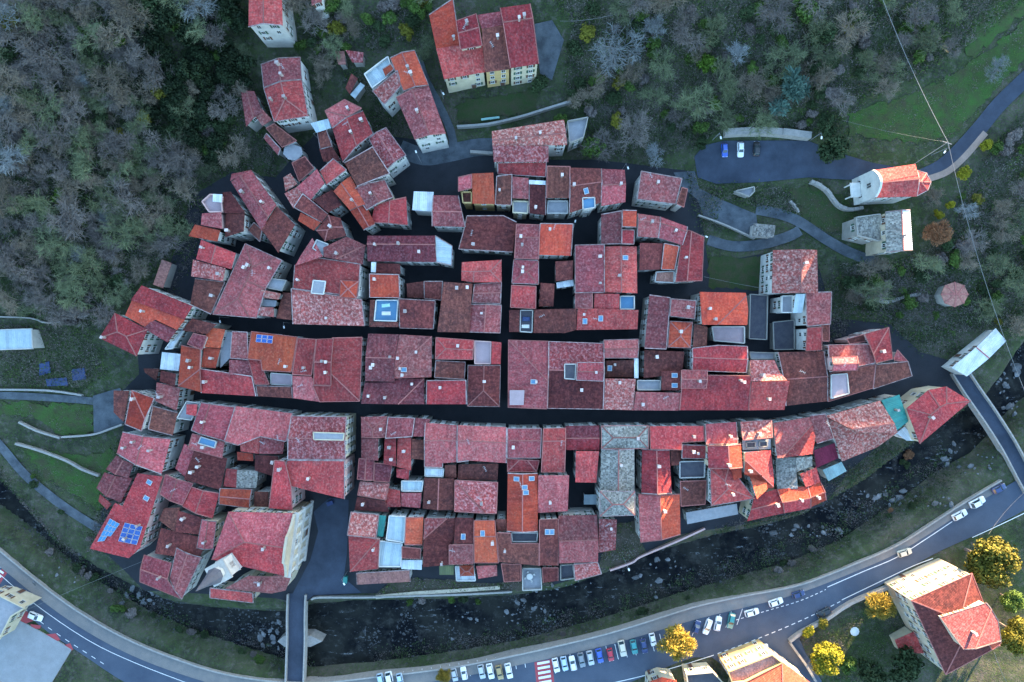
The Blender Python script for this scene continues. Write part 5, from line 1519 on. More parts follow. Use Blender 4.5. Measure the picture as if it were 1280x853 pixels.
def car(px, py, head, col, label, kind='hatch', road_z=.07, group=None):
    mm, Lc, Wc = CARM[kind]
    x, y, z = ground_pt(px, py, lift=.8)
    rz = math.atan2(-head[1], head[0])
    rt = empty('parked_car' if group != 'moving' else 'car', (x, y, z + road_z), label, 'car', 'cars on the roads and in the bays')
    rt.rotation_euler = (0, 0, rz)
    bd = inst('body', mm['body'], rt, (0, 0, 0)); paint_slot(bd, PAINTS[col])
    ro = inst('roof_panel', mm['roof'], rt, (0, 0, 0)); paint_slot(ro, PAINTS[col])
    inst('windows', mm['glass'], rt, (0, 0, 0))
    for sx in (-.30, .31):
        for sy in (-.43, .43):
            ty_ = inst('wheel', mm['tyre'], rt, (sx * Lc, sy * Wc, .31)); inst('rim', mm['rim'], ty_, (0, 0, 0))
    for sy in (-.33, .33):
        inst('headlight', mm['hl'], rt, (.455 * Lc, sy * Wc, .66)); inst('tail_light', mm['tl'], rt, (-.475 * Lc, sy * Wc, .78))
    for sy in (-.54, .54): inst('mirror', mm['mir'], rt, (.13 * Lc, sy * Wc, .95))
    return rt
DN = (.22, 1)
UPV = (-.22, -1)
car(695, 832, DN, 'white', 'white car in the first bay beside the red zebra crossing')
car(705.5, 830, DN, 'skyblue', 'pale blue car between two white cars near the zebra crossing')
car(716, 829.5, UPV, 'white', 'white car between the pale blue and the grey car in the bays')
car(727, 825.5, DN, 'grey', 'dark grey car parked next to a silver one in the bays')
car(738, 823, DN, 'silver', 'silver car between dark grey and blue cars in the bays')
car(749.5, 820, DN, 'blue', 'royal blue car parked beside the red car')
car(763, 819, DN, 'red', 'bright red car parked in the bays', 'small')
car(778, 811, DN, 'beige', 'cream van alone in a wide bay beside the red car', 'van')
car(792.5, 809, DN, 'teal', 'teal car parked in the bays between cream van and navy car')
car(805, 808, DN, 'navy', 'navy car parked beside the teal car')
car(816, 800, DN, 'white', 'white car tucked beside the yellow tree', 'small')
car(476, 851, DN, 'skyblue', 'pale blue car at the far end of the bays near the bridge')
car(487, 850, DN, 'white', 'white van at the far end of the bays near the bridge', 'van')
car(500, 850, DN, 'skyblue', 'pale blue car beside the white van near the bridge', 'small')
car(568, 844, DN, 'silver', 'silver car alone in the middle of the bays', 'small')
car(580, 842, UPV, 'white', 'white car with a gap beside it, next to a silver small car', 'small')
car(602, 840, DN, 'silver', 'silver car beside a white saloon near the zebra crossing')
car(613, 839.5, DN, 'white', 'white saloon between silver and tan cars', 'saloon')
car(624.5, 841, DN, 'tan', 'tan car parked in the bays')
car(636, 839, DN, 'white', 'white saloon beside the tan car, next to empty bays', 'saloon')
car(871, 784, (.35, -1), 'navy', 'navy car half under the yellow tree', 'small')
car(884.5, 784, (-.35, 1), 'white', 'white long estate parked askew beside the yellow tree', 'saloon')
car(897.5, 780, (.2, -1), 'white', 'white car in a slanted bay beside a dark green one')
car(914, 776.5, (-.2, 1), 'teal', 'dark green car in the last slanted bay', 'saloon')
car(940, 766, (1, -.26), 'white', 'white car parked lengthwise past the slanted bays')
car(970, 753, (1, -.34), 'white', 'white car parked lengthwise ahead of a blue one')
car(998, 743, (1, -.3), 'navy', 'dark blue car parked lengthwise on the river side', 'small')
car(1030, 766, (-1, .48), 'black', 'black car parked against the villa garden wall')
car(952, 811, (1, -.28), 'white', 'white car turning into the villa side street', group='moving')
car(1131, 691, (1, -.3), 'beige', 'beige car driving along the valley road', group='moving')
car(1200, 644, (1, -.5), 'white', 'white pickup-like car parked behind a white van by the river', 'saloon')
car(1222, 628, (1, -.5), 'white', 'white van parked by the river near the road bridge', 'van')
car(1249, 611, (1, -.5), 'navy', 'dark blue car parked nearest the road bridge')
car(44, 771, (1, .42), 'white', 'white car on the red markings beside the plaza')
car(906, 188, (.06, 1), 'blue', 'bright blue car in the upper car park', 'small')
car(926, 187, (0, 1), 'white', 'white car in the upper car park', 'hatch')
car(946, 186, (.03, -1), 'black', 'black car in the upper car park', 'hatch')

# ------------------------------------------------------------------ lamps, pole, cables
M_LAMP = mat_plain('lamp_head_white', (.85, .86, .86), None, 1, grain=0)
M_POLE = mat_plain('lamp_post_grey', (.22, .23, .24), None, 1)
lp = MB(); lp.tube((0, 0, -.3), (0, 0, 6.2), .09, .06, 8); LP_POST = lp.mesh('lamp_post', [M_POLE])
lp = MB(); lp.tube((0, 0, 6.1), (1.1, 0, 6.5), .045, .04, 6); LP_ARM = lp.mesh('lamp_arm', [M_POLE])
lp = MB(); lp.box((1.35, 0, 6.5), (.75, .42, .16), 0, 0, .75); LP_HEAD = lp.mesh('lamp_head', [M_LAMP])
def lamp(px, py, az, label):
    x, y, z = ground_pt(px, py, lift=6.4)
    rt = empty('street_lamp', (x - 1.3 * math.cos(az), y - 1.3 * math.sin(az), z), label, 'street lamp', 'street lamps of the town')
    rt.rotation_euler = (0, 0, az)
    for nm, me_ in (('post', LP_POST), ('arm', LP_ARM), ('lamp_head', LP_HEAD)): inst(nm, me_, rt, (0, 0, 0))
for px, py, az, lb in ((901, 172, -1.4, 'street lamp at the car park edge beside the blue car'), (1027, 172, -1.6, 'street lamp at the car park edge in front of the dark evergreens'),
                       (785, 210, -1.2, 'street lamp at the corner of the detached plum house'), (883, 296, -.4, 'street lamp beside the red corner house above the lawn'),
                       (719, 277, 1.4, 'street lamp under the curving front'), (275, 402, -1.3, 'street lamp at the head of the upper lane'), (355, 409, -1.4, 'street lamp in the upper lane below the mottled roof'),
                       (1181, 190, -2.2, 'street lamp beside the cable pole on the chapel road'), (554, 117, -1, 'street lamp on the steps beside the broad hilltop row'), (397, 165, .3, 'street lamp beside the plum hipped house'),
                       (520, 190, 2, 'street lamp on the open top lane'), (786, 712, -1.2, 'street lamp above the river beside the overgrown garden'),
                       (430, 730, -1, 'street lamp on the piazza by the river parapet')): lamp(px, py, az, lb)
pz = ground_pt(1188, 186)
pole = empty('utility_pole', pz, 'tall utility pole carrying cables beside the chapel road', 'pole')
ptop = Vector((*PX(1185, 178, pz[2] + 10), pz[2] + 10))
q = MB(); q.tube((pz[0], pz[1], pz[2] - .5), ptop, .16, .12, 8); q.build('post', M_POLE, pole)
q = MB(); q.bar(ptop + Vector((-1.2, .4, -.4)), ptop + Vector((1.2, -.4, -.4)), .14, .14); q.build('crossarm', M_POLE, pole)
q = MB(); q.tube(ptop + Vector((-5.2, -4.6, -9.5)), ptop + Vector((0, 0, -.3)), .07, .06, 6); q.build('stay', M_POLE, pole)
M_CABLE = mat_plain('cable_sheath', (.20, .20, .20), None, 1)
def cable(label, pa, pb, r=.05, sag=1.0):
    pa, pb = Vector(pa), Vector(pb)
    mb = MB()
    pts = [pa.lerp(pb, i / 14) - Vector((0, 0, sag * 4 * (i / 14) * (1 - i / 14))) for i in range(15)]
    for i in range(14): mb.tube(pts[i], pts[i + 1], r, r, 5, cap=False)
    tag(mb.build('overhead_cable', M_CABLE, loc=tuple(pts[7])), label, 'cable')
def up(px, py, hh):
    g_ = ground_pt(px, py, lift=hh); return (g_[0], g_[1], g_[2] + hh)
cable('twisted overhead cable climbing from the pole into the upper wood', ptop, up(1098, -16, 9), .065)
cable('overhead cable from the pole down to the white hall', ptop, up(1282, 492, 9), .06, 2)
cable('thin cable from the pole along the field edge', ptop, up(1053, 150, 5), .02)
cable('thin cable across the river from the L-shaped riverside house', up(178, 702, 7), up(20, 768, 6), .035)
cable('thin cable above the court lawn', up(880, 346, 7), up(962, 362, 7), .03)
cable('thin pale cable crossing the road by the big yellow-green tree', up(1236, 668, 7), up(1290, 608, 8), .03)
cable('thin cable in the garden behind the villa', up(1243, 815, 8), up(1268, 870, 8), .035)
cable('thin cable from the bare white tree', up(766, 18, 7), up(700, 26, 7), .03)

# ------------------------------------------------------------------ small furniture and yard things
def small(name, label, cat, px, py, fn, mats, rz=0):
    p = ground_pt(px, py)
    mb = MB(); fn(mb)
    o = mb.build(name, mats); o.location = (p[0], p[1], p[2] + .1); o.rotation_euler = (0, 0, rz)
    tag(o, label, cat); return o
rt = empty('bench', ground_pt(613, 149), 'long pale green bench on the hilltop row lawn', 'bench')
rt.rotation_euler = (0, 0, .12)
M_BENCH = mat_plain('bench_paint', (.30, .52, .48), None, 1)
for nm, c0, d0 in (('seat', (0, 0, .55), (5, .6, .1)), ('backrest', (0, -.32, .9), (5, .08, .5)), ('leg', (-2.2, 0, .25), (.12, .5, .5)), ('leg', (2.2, 0, .25), (.12, .5, .5)), ('leg', (0, 0, .25), (.12, .5, .5))):
    q = MB(); q.box(c0, d0); inst(nm, q.mesh(nm, [M_BENCH]), rt, (0, 0, 0))
M_TARP = mat_plain('blue_tarpaulin', (.025, .04, .11), (.04, .065, .14), .8, rough=.5, bump=.4)
for q, lb in (("50,455 62,452 64,466 50,470", 'small blue tarpaulin in the western vegetable garden'), ("58,474 84,472 86,482 60,483", 'long blue tarpaulin at the garden path'), ("90,462 106,460 108,474 92,476", 'blue tarpaulin under the garden bean poles')):
    o = drape('tarpaulin', ptlist(q), M_TARP, dz=.35, step=1, skirt=.3, kind=None, skmat=M_TARP); tag(o, lb, 'tarpaulin')
def awning(mb):
    mb.box((0, 0, 3.2), (3.6, 2.8, .15), 0, 0)
    for x in (-1.6, 1.6):
        for y in (-1.2, 1.2): mb.box((x, y, 1.55), (.12, .12, 3.2), 0, 1)
small('awning', 'pale blue awning in the black court behind the rose-pink roof', 'awning', 736, 621, awning, [ROOFC['c'], M_METAL])
def umbrella(mb):
    n_ = 10
    for i in range(n_):
        a0, a1 = i * 2 * math.pi / n_, (i + 1) * 2 * math.pi / n_
        mb.face([(0, 0, 2.7), (1.3 * math.cos(a0), 1.3 * math.sin(a0), 2.2), (1.3 * math.cos(a1), 1.3 * math.sin(a1), 2.2)], 0)
    mb.tube((0, 0, 0), (0, 0, 2.7), .04, .04, 6, 1)
small('parasol', 'round white parasol in the villa garden', 'parasol', 1063, 785, umbrella, [MATS['wall_white'], M_METAL])
def binfn(mb):
    mb.box((0, 0, .65), (1.7, 1.0, 1.2), 0, 0, 1.08); mb.box((0, 0, 1.3), (1.85, 1.15, .14), 0, 1)
small('waste_container', 'blue waste container in the piazza by the rose-fronted house', 'container', 414, 628, binfn, [M_TARP, M_TARP], .4)
small('waste_container', 'green waste container at the porch end of the piazza', 'container', 433, 723, binfn, [ROOFC['t'], ROOFC['t']], 1.5)
def table(mb):
    mb.tube((0, 0, .68), (0, 0, .75), .9, .9, 14, 0)
    mb.tube((0, 0, 0), (0, 0, .7), .08, .08, 6, 0)
    for i in range(4):
        a0 = i * math.pi / 2 + .4
        mb.box((1.35 * math.cos(a0), 1.35 * math.sin(a0), .45), (.45, .45, .08), a0, 0); mb.box((1.55 * math.cos(a0), 1.55 * math.sin(a0), .7), (.08, .45, .5), a0, 0)
tt = find('plant-framed pale terrace')
p = roof_point(*tp('U', '968,320')[0], tt, 1, .05)
mb = MB(); table(mb); o = mb.build('garden_table', MATS['wall_white']); o.location = p; tag(o, 'white round table with four chairs on the riverside terrace', 'table')
def mat_item(label, hs, bi, px, sz, mat, rz):
    p = roof_point(*px, hs, bi, .1)
    mb = MB(); mb.box((0, 0, .12), (*sz, .24), 0, 0, .85); o = mb.build('sun_bed', mat); o.location = p; o.rotation_euler = (0, 0, rz); tag(o, label, 'sun bed')
bt = find('two mats')
mat_item('green mat on the blue roof terrace', bt, 0, tp('I', '248,168')[0], (2.2, .9), MATS['bench_paint'], .1)
mat_item('white mat on the blue roof terrace', bt, 0, tp('I', '250,207')[0], (2.4, 1.0), MATS['wall_white'], 0)
st = find('dark furnished roof terrace')
mat_item('white lounger on the dark roof terrace of the cross lane', st, 1, tp('J', '147,272')[0], (2.2, 1.0), MATS['wall_white'], 0)
mat_item('dark lounger on the dark roof terrace of the cross lane', st, 1, tp('J', '150,235')[0], (2.2, 1.2), M_TARP, 0)

# ------------------------------------------------------------------ boulders in the river bed
M_ROCK = mat_plain('river_rock', (.16, .165, .17), (.06, .062, .065), .9, grain=.3, bump=.5, rnd=.35)
ROCKS = []
for v in range(4):
    bm = bmesh.new(); bmesh.ops.create_icosphere(bm, subdivisions=2, radius=1)
    for vt in bm.verts:
        k = 1 + .45 * mnoise.noise(vt.co * 1.3 + Vector((v * 7, 0, 0))) + .2 * mnoise.noise(vt.co * 3.1 + Vector((v * 3, 5, 0)))
        k *= 1 + .25 * mnoise.noise(vt.co * 6 + Vector((v, 9, 2)))
        vt.co = Vector((vt.co.x * k * 1.2, vt.co.y * k, vt.co.z * k * .6))
    me_ = bpy.data.meshes.new('boulder'); bm.to_mesh(me_); bm.free(); me_.materials.append(M_ROCK); ROCKS.append(me_)
rr = random.Random(3)
for cx, cy, rx, ry, n_, s0, s1, lb in ((178, 745, 30, 12, 20, .3, 1.1, 'pale boulder in the river bed below the L-shaped riverside house'), (338, 795, 16, 36, 26, .3, 1.3, 'pale boulder in the river bed beside the narrow bridge'),
        (75, 715, 30, 18, 10, .3, .9, 'pale boulder in the river bed below the solar roofs'), (560, 778, 60, 25, 16, .2, .7, 'small boulder in the river bed opposite the parking bays'),
        (665, 765, 45, 22, 24, .25, 1.1, 'pale boulder below the riverside terrace'), (830, 718, 40, 30, 18, .3, 1.3, 'pale boulder in the river bed below the grey lean-to'),
        (1010, 664, 48, 7, 24, .3, 1.2, 'white boulder in the line of stones below the sunny riverside gable'), (1120, 622, 55, 14, 30, .3, 1.2, 'pale boulder in the rapids above the road'),
        (1200, 570, 30, 18, 24, .3, 1.3, 'pale boulder in the river bed under the road bridge'), (1262, 488, 18, 34, 26, .4, 1.9, 'big pale boulder upstream of the road bridge'),
        (700, 730, 45, 9, 14, .25, .7, 'stone at the foot of the riverside gardens')):
    for i in range(int(n_ * 1.2)):
        a0, r0 = rr.uniform(0, 6.28), math.sqrt(rr.random())
        px, py = cx + rx * r0 * math.cos(a0), cy + ry * r0 * math.sin(a0)
        x, y = PX(px, py, RZ)
        o = bpy.data.objects.new('boulder', rr.choice(ROCKS)); COL.objects.link(o)
        s_ = s0 + (s1 - s0) * rr.random() ** 4.0
        o.location = (x, y, max(g1(x, y), RZ) + .1 * s_); o.rotation_euler = (0, 0, rr.uniform(0, 6.28)); o.scale = (s_ * .8, s_ * .7, s_ * .7)
        tag(o, lb, 'boulder', 'boulders in the river')
# ------------------------------------------------------------------ trees and scrub
def mat_leaf(name, c0, c1, tr=.25):
    m, nt, b_ = nodes_of(name, .75, .15)
    at = N(nt, 'ShaderNodeAttribute', attribute_name='tone')
    info = N(nt, 'ShaderNodeObjectInfo').outputs['Random']
    c = mixc(nt, at.outputs['Fac'], c0, c1)
    c = mixc(nt, 1.0, c, mixc(nt, info, (.72,) * 3, (1.25,) * 3), 'MULTIPLY')
    nt.links.new(c, b_.inputs['Base Color'])
    b_.inputs['Transmission Weight'].default_value = 0
    MATS[name] = m
    return m
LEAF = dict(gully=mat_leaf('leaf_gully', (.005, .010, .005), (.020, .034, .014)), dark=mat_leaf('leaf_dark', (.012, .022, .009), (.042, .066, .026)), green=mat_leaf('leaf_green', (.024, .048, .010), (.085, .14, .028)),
            bright=mat_leaf('leaf_bright', (.030, .070, .006), (.10, .18, .02)), teal=mat_leaf('leaf_teal', (.040, .085, .070), (.12, .20, .16)),
            olive=mat_leaf('leaf_olive', (.045, .050, .008), (.19, .17, .022)), yellow=mat_leaf('leaf_yellow', (.11, .08, .012), (.36, .26, .045)),
            lime=mat_leaf('leaf_lime', (.09, .09, .006), (.30, .28, .02)), rust=mat_leaf('leaf_rust', (.10, .045, .025), (.28, .14, .07)), pinkgrey=mat_leaf('leaf_pinkgrey', (.085, .070, .064), (.20, .17, .155)))
BARK = dict(lilac=mat_leaf('twig_lilac', (.090, .076, .068), (.190, .165, .150)), pale=mat_leaf('twig_pale', (.14, .148, .15), (.28, .295, .295)), moss=mat_leaf('twig_moss', (.075, .092, .052), (.16, .185, .10)), brown=mat_leaf('twig_brown', (.10, .08, .06), (.20, .165, .125)))
def quad_mesh(name, C, U, V_, tone, mat):
    """quads: centres C, half axes U and V_ (n x 3)"""
    n_ = len(C)
    v = np.empty((n_, 4, 3))
    v[:, 0] = C - U - V_; v[:, 1] = C + U - V_; v[:, 2] = C + U + V_; v[:, 3] = C - U + V_
    me_ = bpy.data.meshes.new(name)
    me_.vertices.add(n_ * 4); me_.vertices.foreach_set('co', v.ravel())
    me_.loops.add(n_ * 4); me_.loops.foreach_set('vertex_index', np.arange(n_ * 4))
    me_.polygons.add(n_); me_.polygons.foreach_set('loop_start', np.arange(n_) * 4); me_.polygons.foreach_set('loop_total', np.full(n_, 4))
    at = me_.attributes.new('tone', 'FLOAT', 'FACE'); at.data.foreach_set('value', tone.astype(np.float32))
    me_.materials.append(mat); me_.update(); me_.validate()
    return me_
def unit(a): return a / (np.linalg.norm(a, axis=-1, keepdims=True) + 1e-9)
def leafy(seed, lobes=16, leaves=1300, size=.085, flat=.75, spiky=False, lr0=.22, lr1=.42):
    g = np.random.default_rng(seed)
    lc = unit(g.normal(size=(lobes, 3))) * (g.random((lobes, 1)) ** .45) * .68
    lc[:, 2] = np.abs(lc[:, 2]) * flat + .1
    lr = g.uniform(lr0, lr1, lobes)
    k = g.integers(0, lobes, leaves)
    d = unit(g.normal(size=(leaves, 3)))
    rad = lr[k][:, None] * (g.random((leaves, 1)) ** .35)
    C = lc[k] + d * rad
    C[:, 2] = np.maximum(C[:, 2], -.15)
    nrm = unit(d + g.normal(size=(leaves, 3)) * .6)
    U = unit(np.cross(nrm, g.normal(size=(leaves, 3))))
    V2 = np.cross(nrm, U)
    s = size * g.uniform(.5, 1.25, (leaves, 1))
    if spiky: U, V2 = unit(d + .35 * g.normal(size=(leaves, 3))) * s * 2.0, V2 * s * .35
    else: U, V2 = U * s, V2 * s * g.uniform(.5, .9, (leaves, 1))
    tone = np.clip(g.random(leaves) * .6 + (g.random(lobes)[k]) * .4, 0, 1)
    C[:, 2] += .75
    return C, U, V2, tone
def trunk_mesh(seed, hgt=.85, r=.055, limbs=5, mat=None):
    g = random.Random(seed); mb = MB()
    mb.tube((0, 0, -.12), (.02, .01, hgt), r, r * .55, 7)
    for i in range(limbs):
        a0 = i * 6.28 / limbs + g.uniform(-.3, .3); z0 = hgt * g.uniform(.5, .95)
        mb.tube((0, 0, z0), (.5 * math.cos(a0), .5 * math.sin(a0), z0 + g.uniform(.2, .5)), r * .4, r * .12, 5)
    return mb.mesh('trunk', [mat or M_WOOD])
LEAFM = [quad_mesh('crown', *leafy(10 + i, [14, 20, 26, 18][i], [2600, 3000, 3400, 2600][i], .058, flat=[.75, .6, .9, .5][i]), LEAF['green']) for i in range(4)]
FINEM = [quad_mesh('crown_fine', *leafy(40 + i, 30, 9000, .030, .62, lr0=.15, lr1=.33), LEAF['green']) for i in range(2)]
FEATH = [quad_mesh('crown_feathery', *leafy(50 + i, 34, 8000, .036, .62, True, .15, .33), LEAF['yellow']) for i in range(2)]
SPIKM = [quad_mesh('crown_spiky', *leafy(20 + i, 12, 1400, .07, .8, True), LEAF['teal']) for i in range(2)]
TRUNK = [trunk_mesh(i) for i in range(3)]
def bare(seed):
    g = np.random.default_rng(seed)
    C, U, V2, T = [], [], [], []
    def seg(a, b_, w, tone):
        d = b_ - a; L = np.linalg.norm(d)
        if L < 1e-6: return
        sd = np.cross(d / L, g.normal(size=3)); sd /= np.linalg.norm(sd) + 1e-9
        C.append((a + b_) / 2); U.append(d / 2); V2.append(sd * w / 2); T.append(tone)
    def grow(p, d, L, lvl):
        e = p + d * L
        w = [.045, .024, .014, .010][lvl]
        seg(p, e, w, g.uniform(.3, 1)); 
        if lvl < 2: seg(p, e, w, g.uniform(.3, 1))
        if lvl == 3: return
        nb = [10, 7, 6][lvl]
        for i in range(nb):
            f = g.uniform(.35, 1)
            nd = d * .75 + unit(g.normal(size=3)) * [.95, .8, .8][lvl]
            nd[2] = nd[2] * .75 + .10
            nd /= np.linalg.norm(nd)
            grow(p + d * L * f, nd, L * g.uniform(.5, .72), lvl + 1)
    for i in range(3):
        grow(np.array([0, 0, .35 + .12 * i]), unit(np.array([g.normal() * .55, g.normal() * .55, 1.0])), .62, 0)
    C, U, V2, T = map(np.array, (C, U, V2, T))
    r = np.quantile(np.hypot(C[:, 0], C[:, 1]), .93)
    C[:, :2] /= r; U[:, :2] /= r
    return C, U, V2, T
BAREM = [quad_mesh('branches', *bare(60 + i), BARK['lilac']) for i in range(5)]
BTRUNK = [trunk_mesh(9 + i, .75, .05, 4, BARK['lilac']) for i in range(2)]
OCC = [np.array(b_['w']) for hs in HS for b_ in hs['blocks']]
tr = random.Random(11)
def on_house(x, y, pad=0):
    for b_ in ALLB:
        bb = b_['bb']
        if bb[0] - pad <= x <= bb[2] + pad and bb[1] - pad <= y <= bb[3] + pad and (pad or inpoly(x, y, b_['w'])): return True
    return False
def tree(px, py, rad_px, kind, mat, label, group=None, hs=1.0, name='tree', lift=None, cat='tree'):
    r = rad_px * S
    x, y, z = ground_pt(px, py, g1, lift=r * .9 if lift is None else lift)
    rt = empty(name, (x, y, z - .1), label, cat, group)
    rt.rotation_euler = (0, 0, tr.uniform(0, 6.28))
    sc = (r * tr.uniform(.9, 1.1), r * tr.uniform(.9, 1.1), r * hs)
    if kind == 'bare':
        c0 = inst('crown', tr.choice(BAREM), rt, (0, 0, 0), scale=sc); inst('trunk', tr.choice(BTRUNK), rt, (0, 0, 0), scale=sc)
        if mat != 'lilac': paint_slot(c0, BARK[mat])
    else:
        c0 = inst('crown', tr.choice({'leafy': LEAFM, 'fine': FINEM, 'feather': FEATH, 'spiky': SPIKM}[kind]), rt, (0, 0, 0), scale=sc)
        paint_slot(c0, LEAF[mat]); inst('trunk', tr.choice(TRUNK), rt, (0, 0, 0), scale=sc)
    return rt
# single trees that stand out
for a_ in ((845, 803, 27, 'feather', 'yellow', 'round golden-yellow tree standing at the parking bays'), (1236, 700, 42, 'fine', 'olive', 'big yellow-green tree beside the cream villa'),
           (1100, 757, 24, 'feather', 'yellow', 'ochre bushy tree between villa and road'), (1030, 822, 26, 'fine', 'lime', 'bright lime-yellow tree in the villa garden corner'),
           (1272, 792, 30, 'fine', 'olive', 'olive tree behind the cream villa'), (995, 108, 25, 'spiky', 'teal', 'blue-green conifer on the slope above the car park'), (972, 132, 18, 'spiky', 'teal', 'smaller blue-green conifer at the foot of the large one'),
           (1032, 160, 16, 'leafy', 'dark', 'dark evergreen at the upper end of the car park'), (1042, 186, 20, 'leafy', 'dark', 'wide dark evergreen overhanging the car park'),
           (887, 80, 16, 'leafy', 'bright', 'bright green round tree in the bare slope'), (893, 128, 11, 'leafy', 'bright', 'small lime green bush above the car park lamp'),
           (1005, 12, 18, 'leafy', 'green', 'green tree highest on the slope above the conifer'), (1030, 42, 18, 'leafy', 'dark', 'dark green tree near the top cable'),
           (750, 100, 9, 'leafy', 'bright', 'little bright green bush below the pale bare tree'), (818, 55, 11, 'leafy', 'green', 'ivy-green small tree with pale twigs'),
           (1172, 292, 20, 'feather', 'rust', 'round russet tree beside the slab-roofed house'), (1204, 215, 11, 'leafy', 'lime', 'yellow shrub at the bend of the chapel road'), (1233, 181, 9, 'leafy', 'lime', 'small yellow tree outside the chapel road bend'),
           (1172, 268, 8, 'leafy', 'lime', 'yellow-green bush above the russet tree'), (1188, 256, 7, 'leafy', 'lime', 'tiny lime bush beside the chapel apse path'), (720, 170, 14, 'leafy', 'green', 'green ivy mound at the ruined end of the pink house'), (742, 182, 18, 'leafy', 'green', 'wide green hedge tree over the lane wall'),
           (877, 178, 10, 'leafy', 'dark', 'small dark bush at the car park corner'), (195, 113, 13, 'leafy', 'olive', 'yellow-green round tree alone in the grey wood'), (143, 48, 11, 'leafy', 'bright', 'green bush at the shadowy side of the wood'),
           (72, 245, 11, 'leafy', 'bright', 'bright green bush alone in the grey lower wood'), (700, 148, 10, 'leafy', 'green', 'green shrub on the hilltop lawn end'), (675, 105, 12, 'leafy', 'dark', 'dark bush at the corner of the hilltop lawn'),
           (1130, 835, 26, 'leafy', 'dark', 'dark tree in the shade behind the villa lean-to'), (1085, 840, 22, 'leafy', 'dark', 'dark bushy tree in the villa garden shade'), (1265, 750, 20, 'fine', 'green', 'green tree between the villa and the olive tree'),
           (415, 6, 12, 'leafy', 'green', 'yellow-green tree beside the pink-tiled house corner'), (375, 56, 9, 'leafy', 'green', 'small green tree below the highest red house'), (1060, 830, 14, 'leafy', 'green', 'low green shrub in the villa garden'),
           (555, 845, 12, 'feather', 'yellow', 'thin ochre tree standing among the parking bays'), (668, 735, 4, 'leafy', 'bright', 'potted green plant on the riverside terrace edge'), (1010, 790, 9, 'leafy', 'lime', 'clipped yellow hedge bush inside the villa wall'), (1030, 780, 8, 'leafy', 'olive', 'clipped olive hedge bush inside the villa wall')):
    tree(*a_)
for a_ in ((770, 58, 30, 'bare', 'pale', 'silvery bare tree with radiating branches above the hilltop lawn'), (818, 40, 18, 'bare', 'pale', 'silvery bare tree with ivy below the top cable'), (1250, 85, 14, 'bare', 'pale', 'pale bare tree beside the chapel road'),
           (178, 20, 13, 'bare', 'pale', 'pale bare tree at the dark edge of the wood'), (97, 98, 10, 'bare', 'pale', 'small whitish bare tree inside the grey wood'), (135, 272, 12, 'bare', 'pale', 'whitish forked bare tree in the lower wood'), (150, 245, 24, 'bare', 'lilac', 'wide blue-grey bare tree in the lower wood'),
           (822, 195, 14, 'bare', 'pale', 'silvery bush tree above the curving front lane'), (1050, 126, 16, 'bare', 'lilac', 'lilac bare tree between conifer and field'), (240, 5, 20, 'bare', 'pale', 'pale feathery tree at the top of the wood'), (1165, 250, 14, 'bare', 'brown', 'brown leafless shrub behind the chapel apse'), (1210, 265, 12, 'bare', 'pale', 'pale leafless bush below the chapel road')):
    tree(*a_)
# woods
WOOD = dict(
    west=(ptlist("-8,-8 300,-8 312,60 298,130 293,188 236,232 222,315 190,340 150,368 112,408 60,398 -8,380"), 150, 100),
    north=(ptlist("360,-8 425,-8 440,55 405,95 392,60"), 7, 9),
    crest=(ptlist("490,-8 535,-8 528,60 500,50 470,70 440,40"), 2, 14),
    slope=(ptlist("690,-8 1285,-8 1220,50 1160,90 1060,132 1045,165 905,158 870,185 800,200 745,190 735,140 705,108 715,30"), 40, 80),
    east=(ptlist("1205,235 1285,135 1290,400 1250,415 1180,415 1120,395 1062,372 1062,340 1110,336 1150,315 1195,275"), 14, 42))
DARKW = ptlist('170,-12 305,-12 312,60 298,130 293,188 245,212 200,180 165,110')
LBL = dict(west='in the dense wood above the ravine houses', north='in the gardens between the upper hill houses', crest='in the dark garden above the hilltop lane', slope='on the slope above the car park and hilltop lawn', east='on the shady slope below the chapel road')
LAND = dict(west=[(40, 405, 'the garden shelter'), (200, 345, 'the brown shed'), (325, 20, 'the highest red house'), (320, 140, 'the bent brown shed'), (280, 240, 'the long diagonal plum house'), (195, 113, 'the yellow-green round tree'), (72, 245, 'the lone bright green bush'),
        (143, 48, 'the green bush at the dark side'), (135, 272, 'the whitish forked tree'), (20, 20, 'the hill crest'), (97, 98, 'the small whitish tree'), (20, 150, 'the steepest slope'), (250, 5, 'the pale feathery tree')],
    north=[(355, 100, 'the upper hill houses')], crest=[(500, 20, 'the dark upper garden')],
    slope=[(995, 108, 'the blue-green conifer'), (887, 80, 'the bright green round tree'), (770, 58, 'the silvery bare tree'), (960, 165, 'the car park wall'), (1105, 5, 'the top of the twisted cable'), (1200, 40, 'the grassy field'), (690, 60, 'the broad hilltop row'), (800, 170, 'the lane wall'), (1005, 12, 'the highest green tree'), (860, 10, 'the slope crest')],
    east=[(1172, 292, 'the russet tree'), (1190, 370, 'the round brown hut'), (1240, 180, 'the chapel road'), (1225, 430, 'the white hall'), (1270, 300, 'the long cable'), (1100, 370, 'the ruined wall')])
def near(key, px, py): return min(LAND[key], key=lambda q: (q[0] - px) ** 2 + (q[1] - py) ** 2)[2]
placed = []
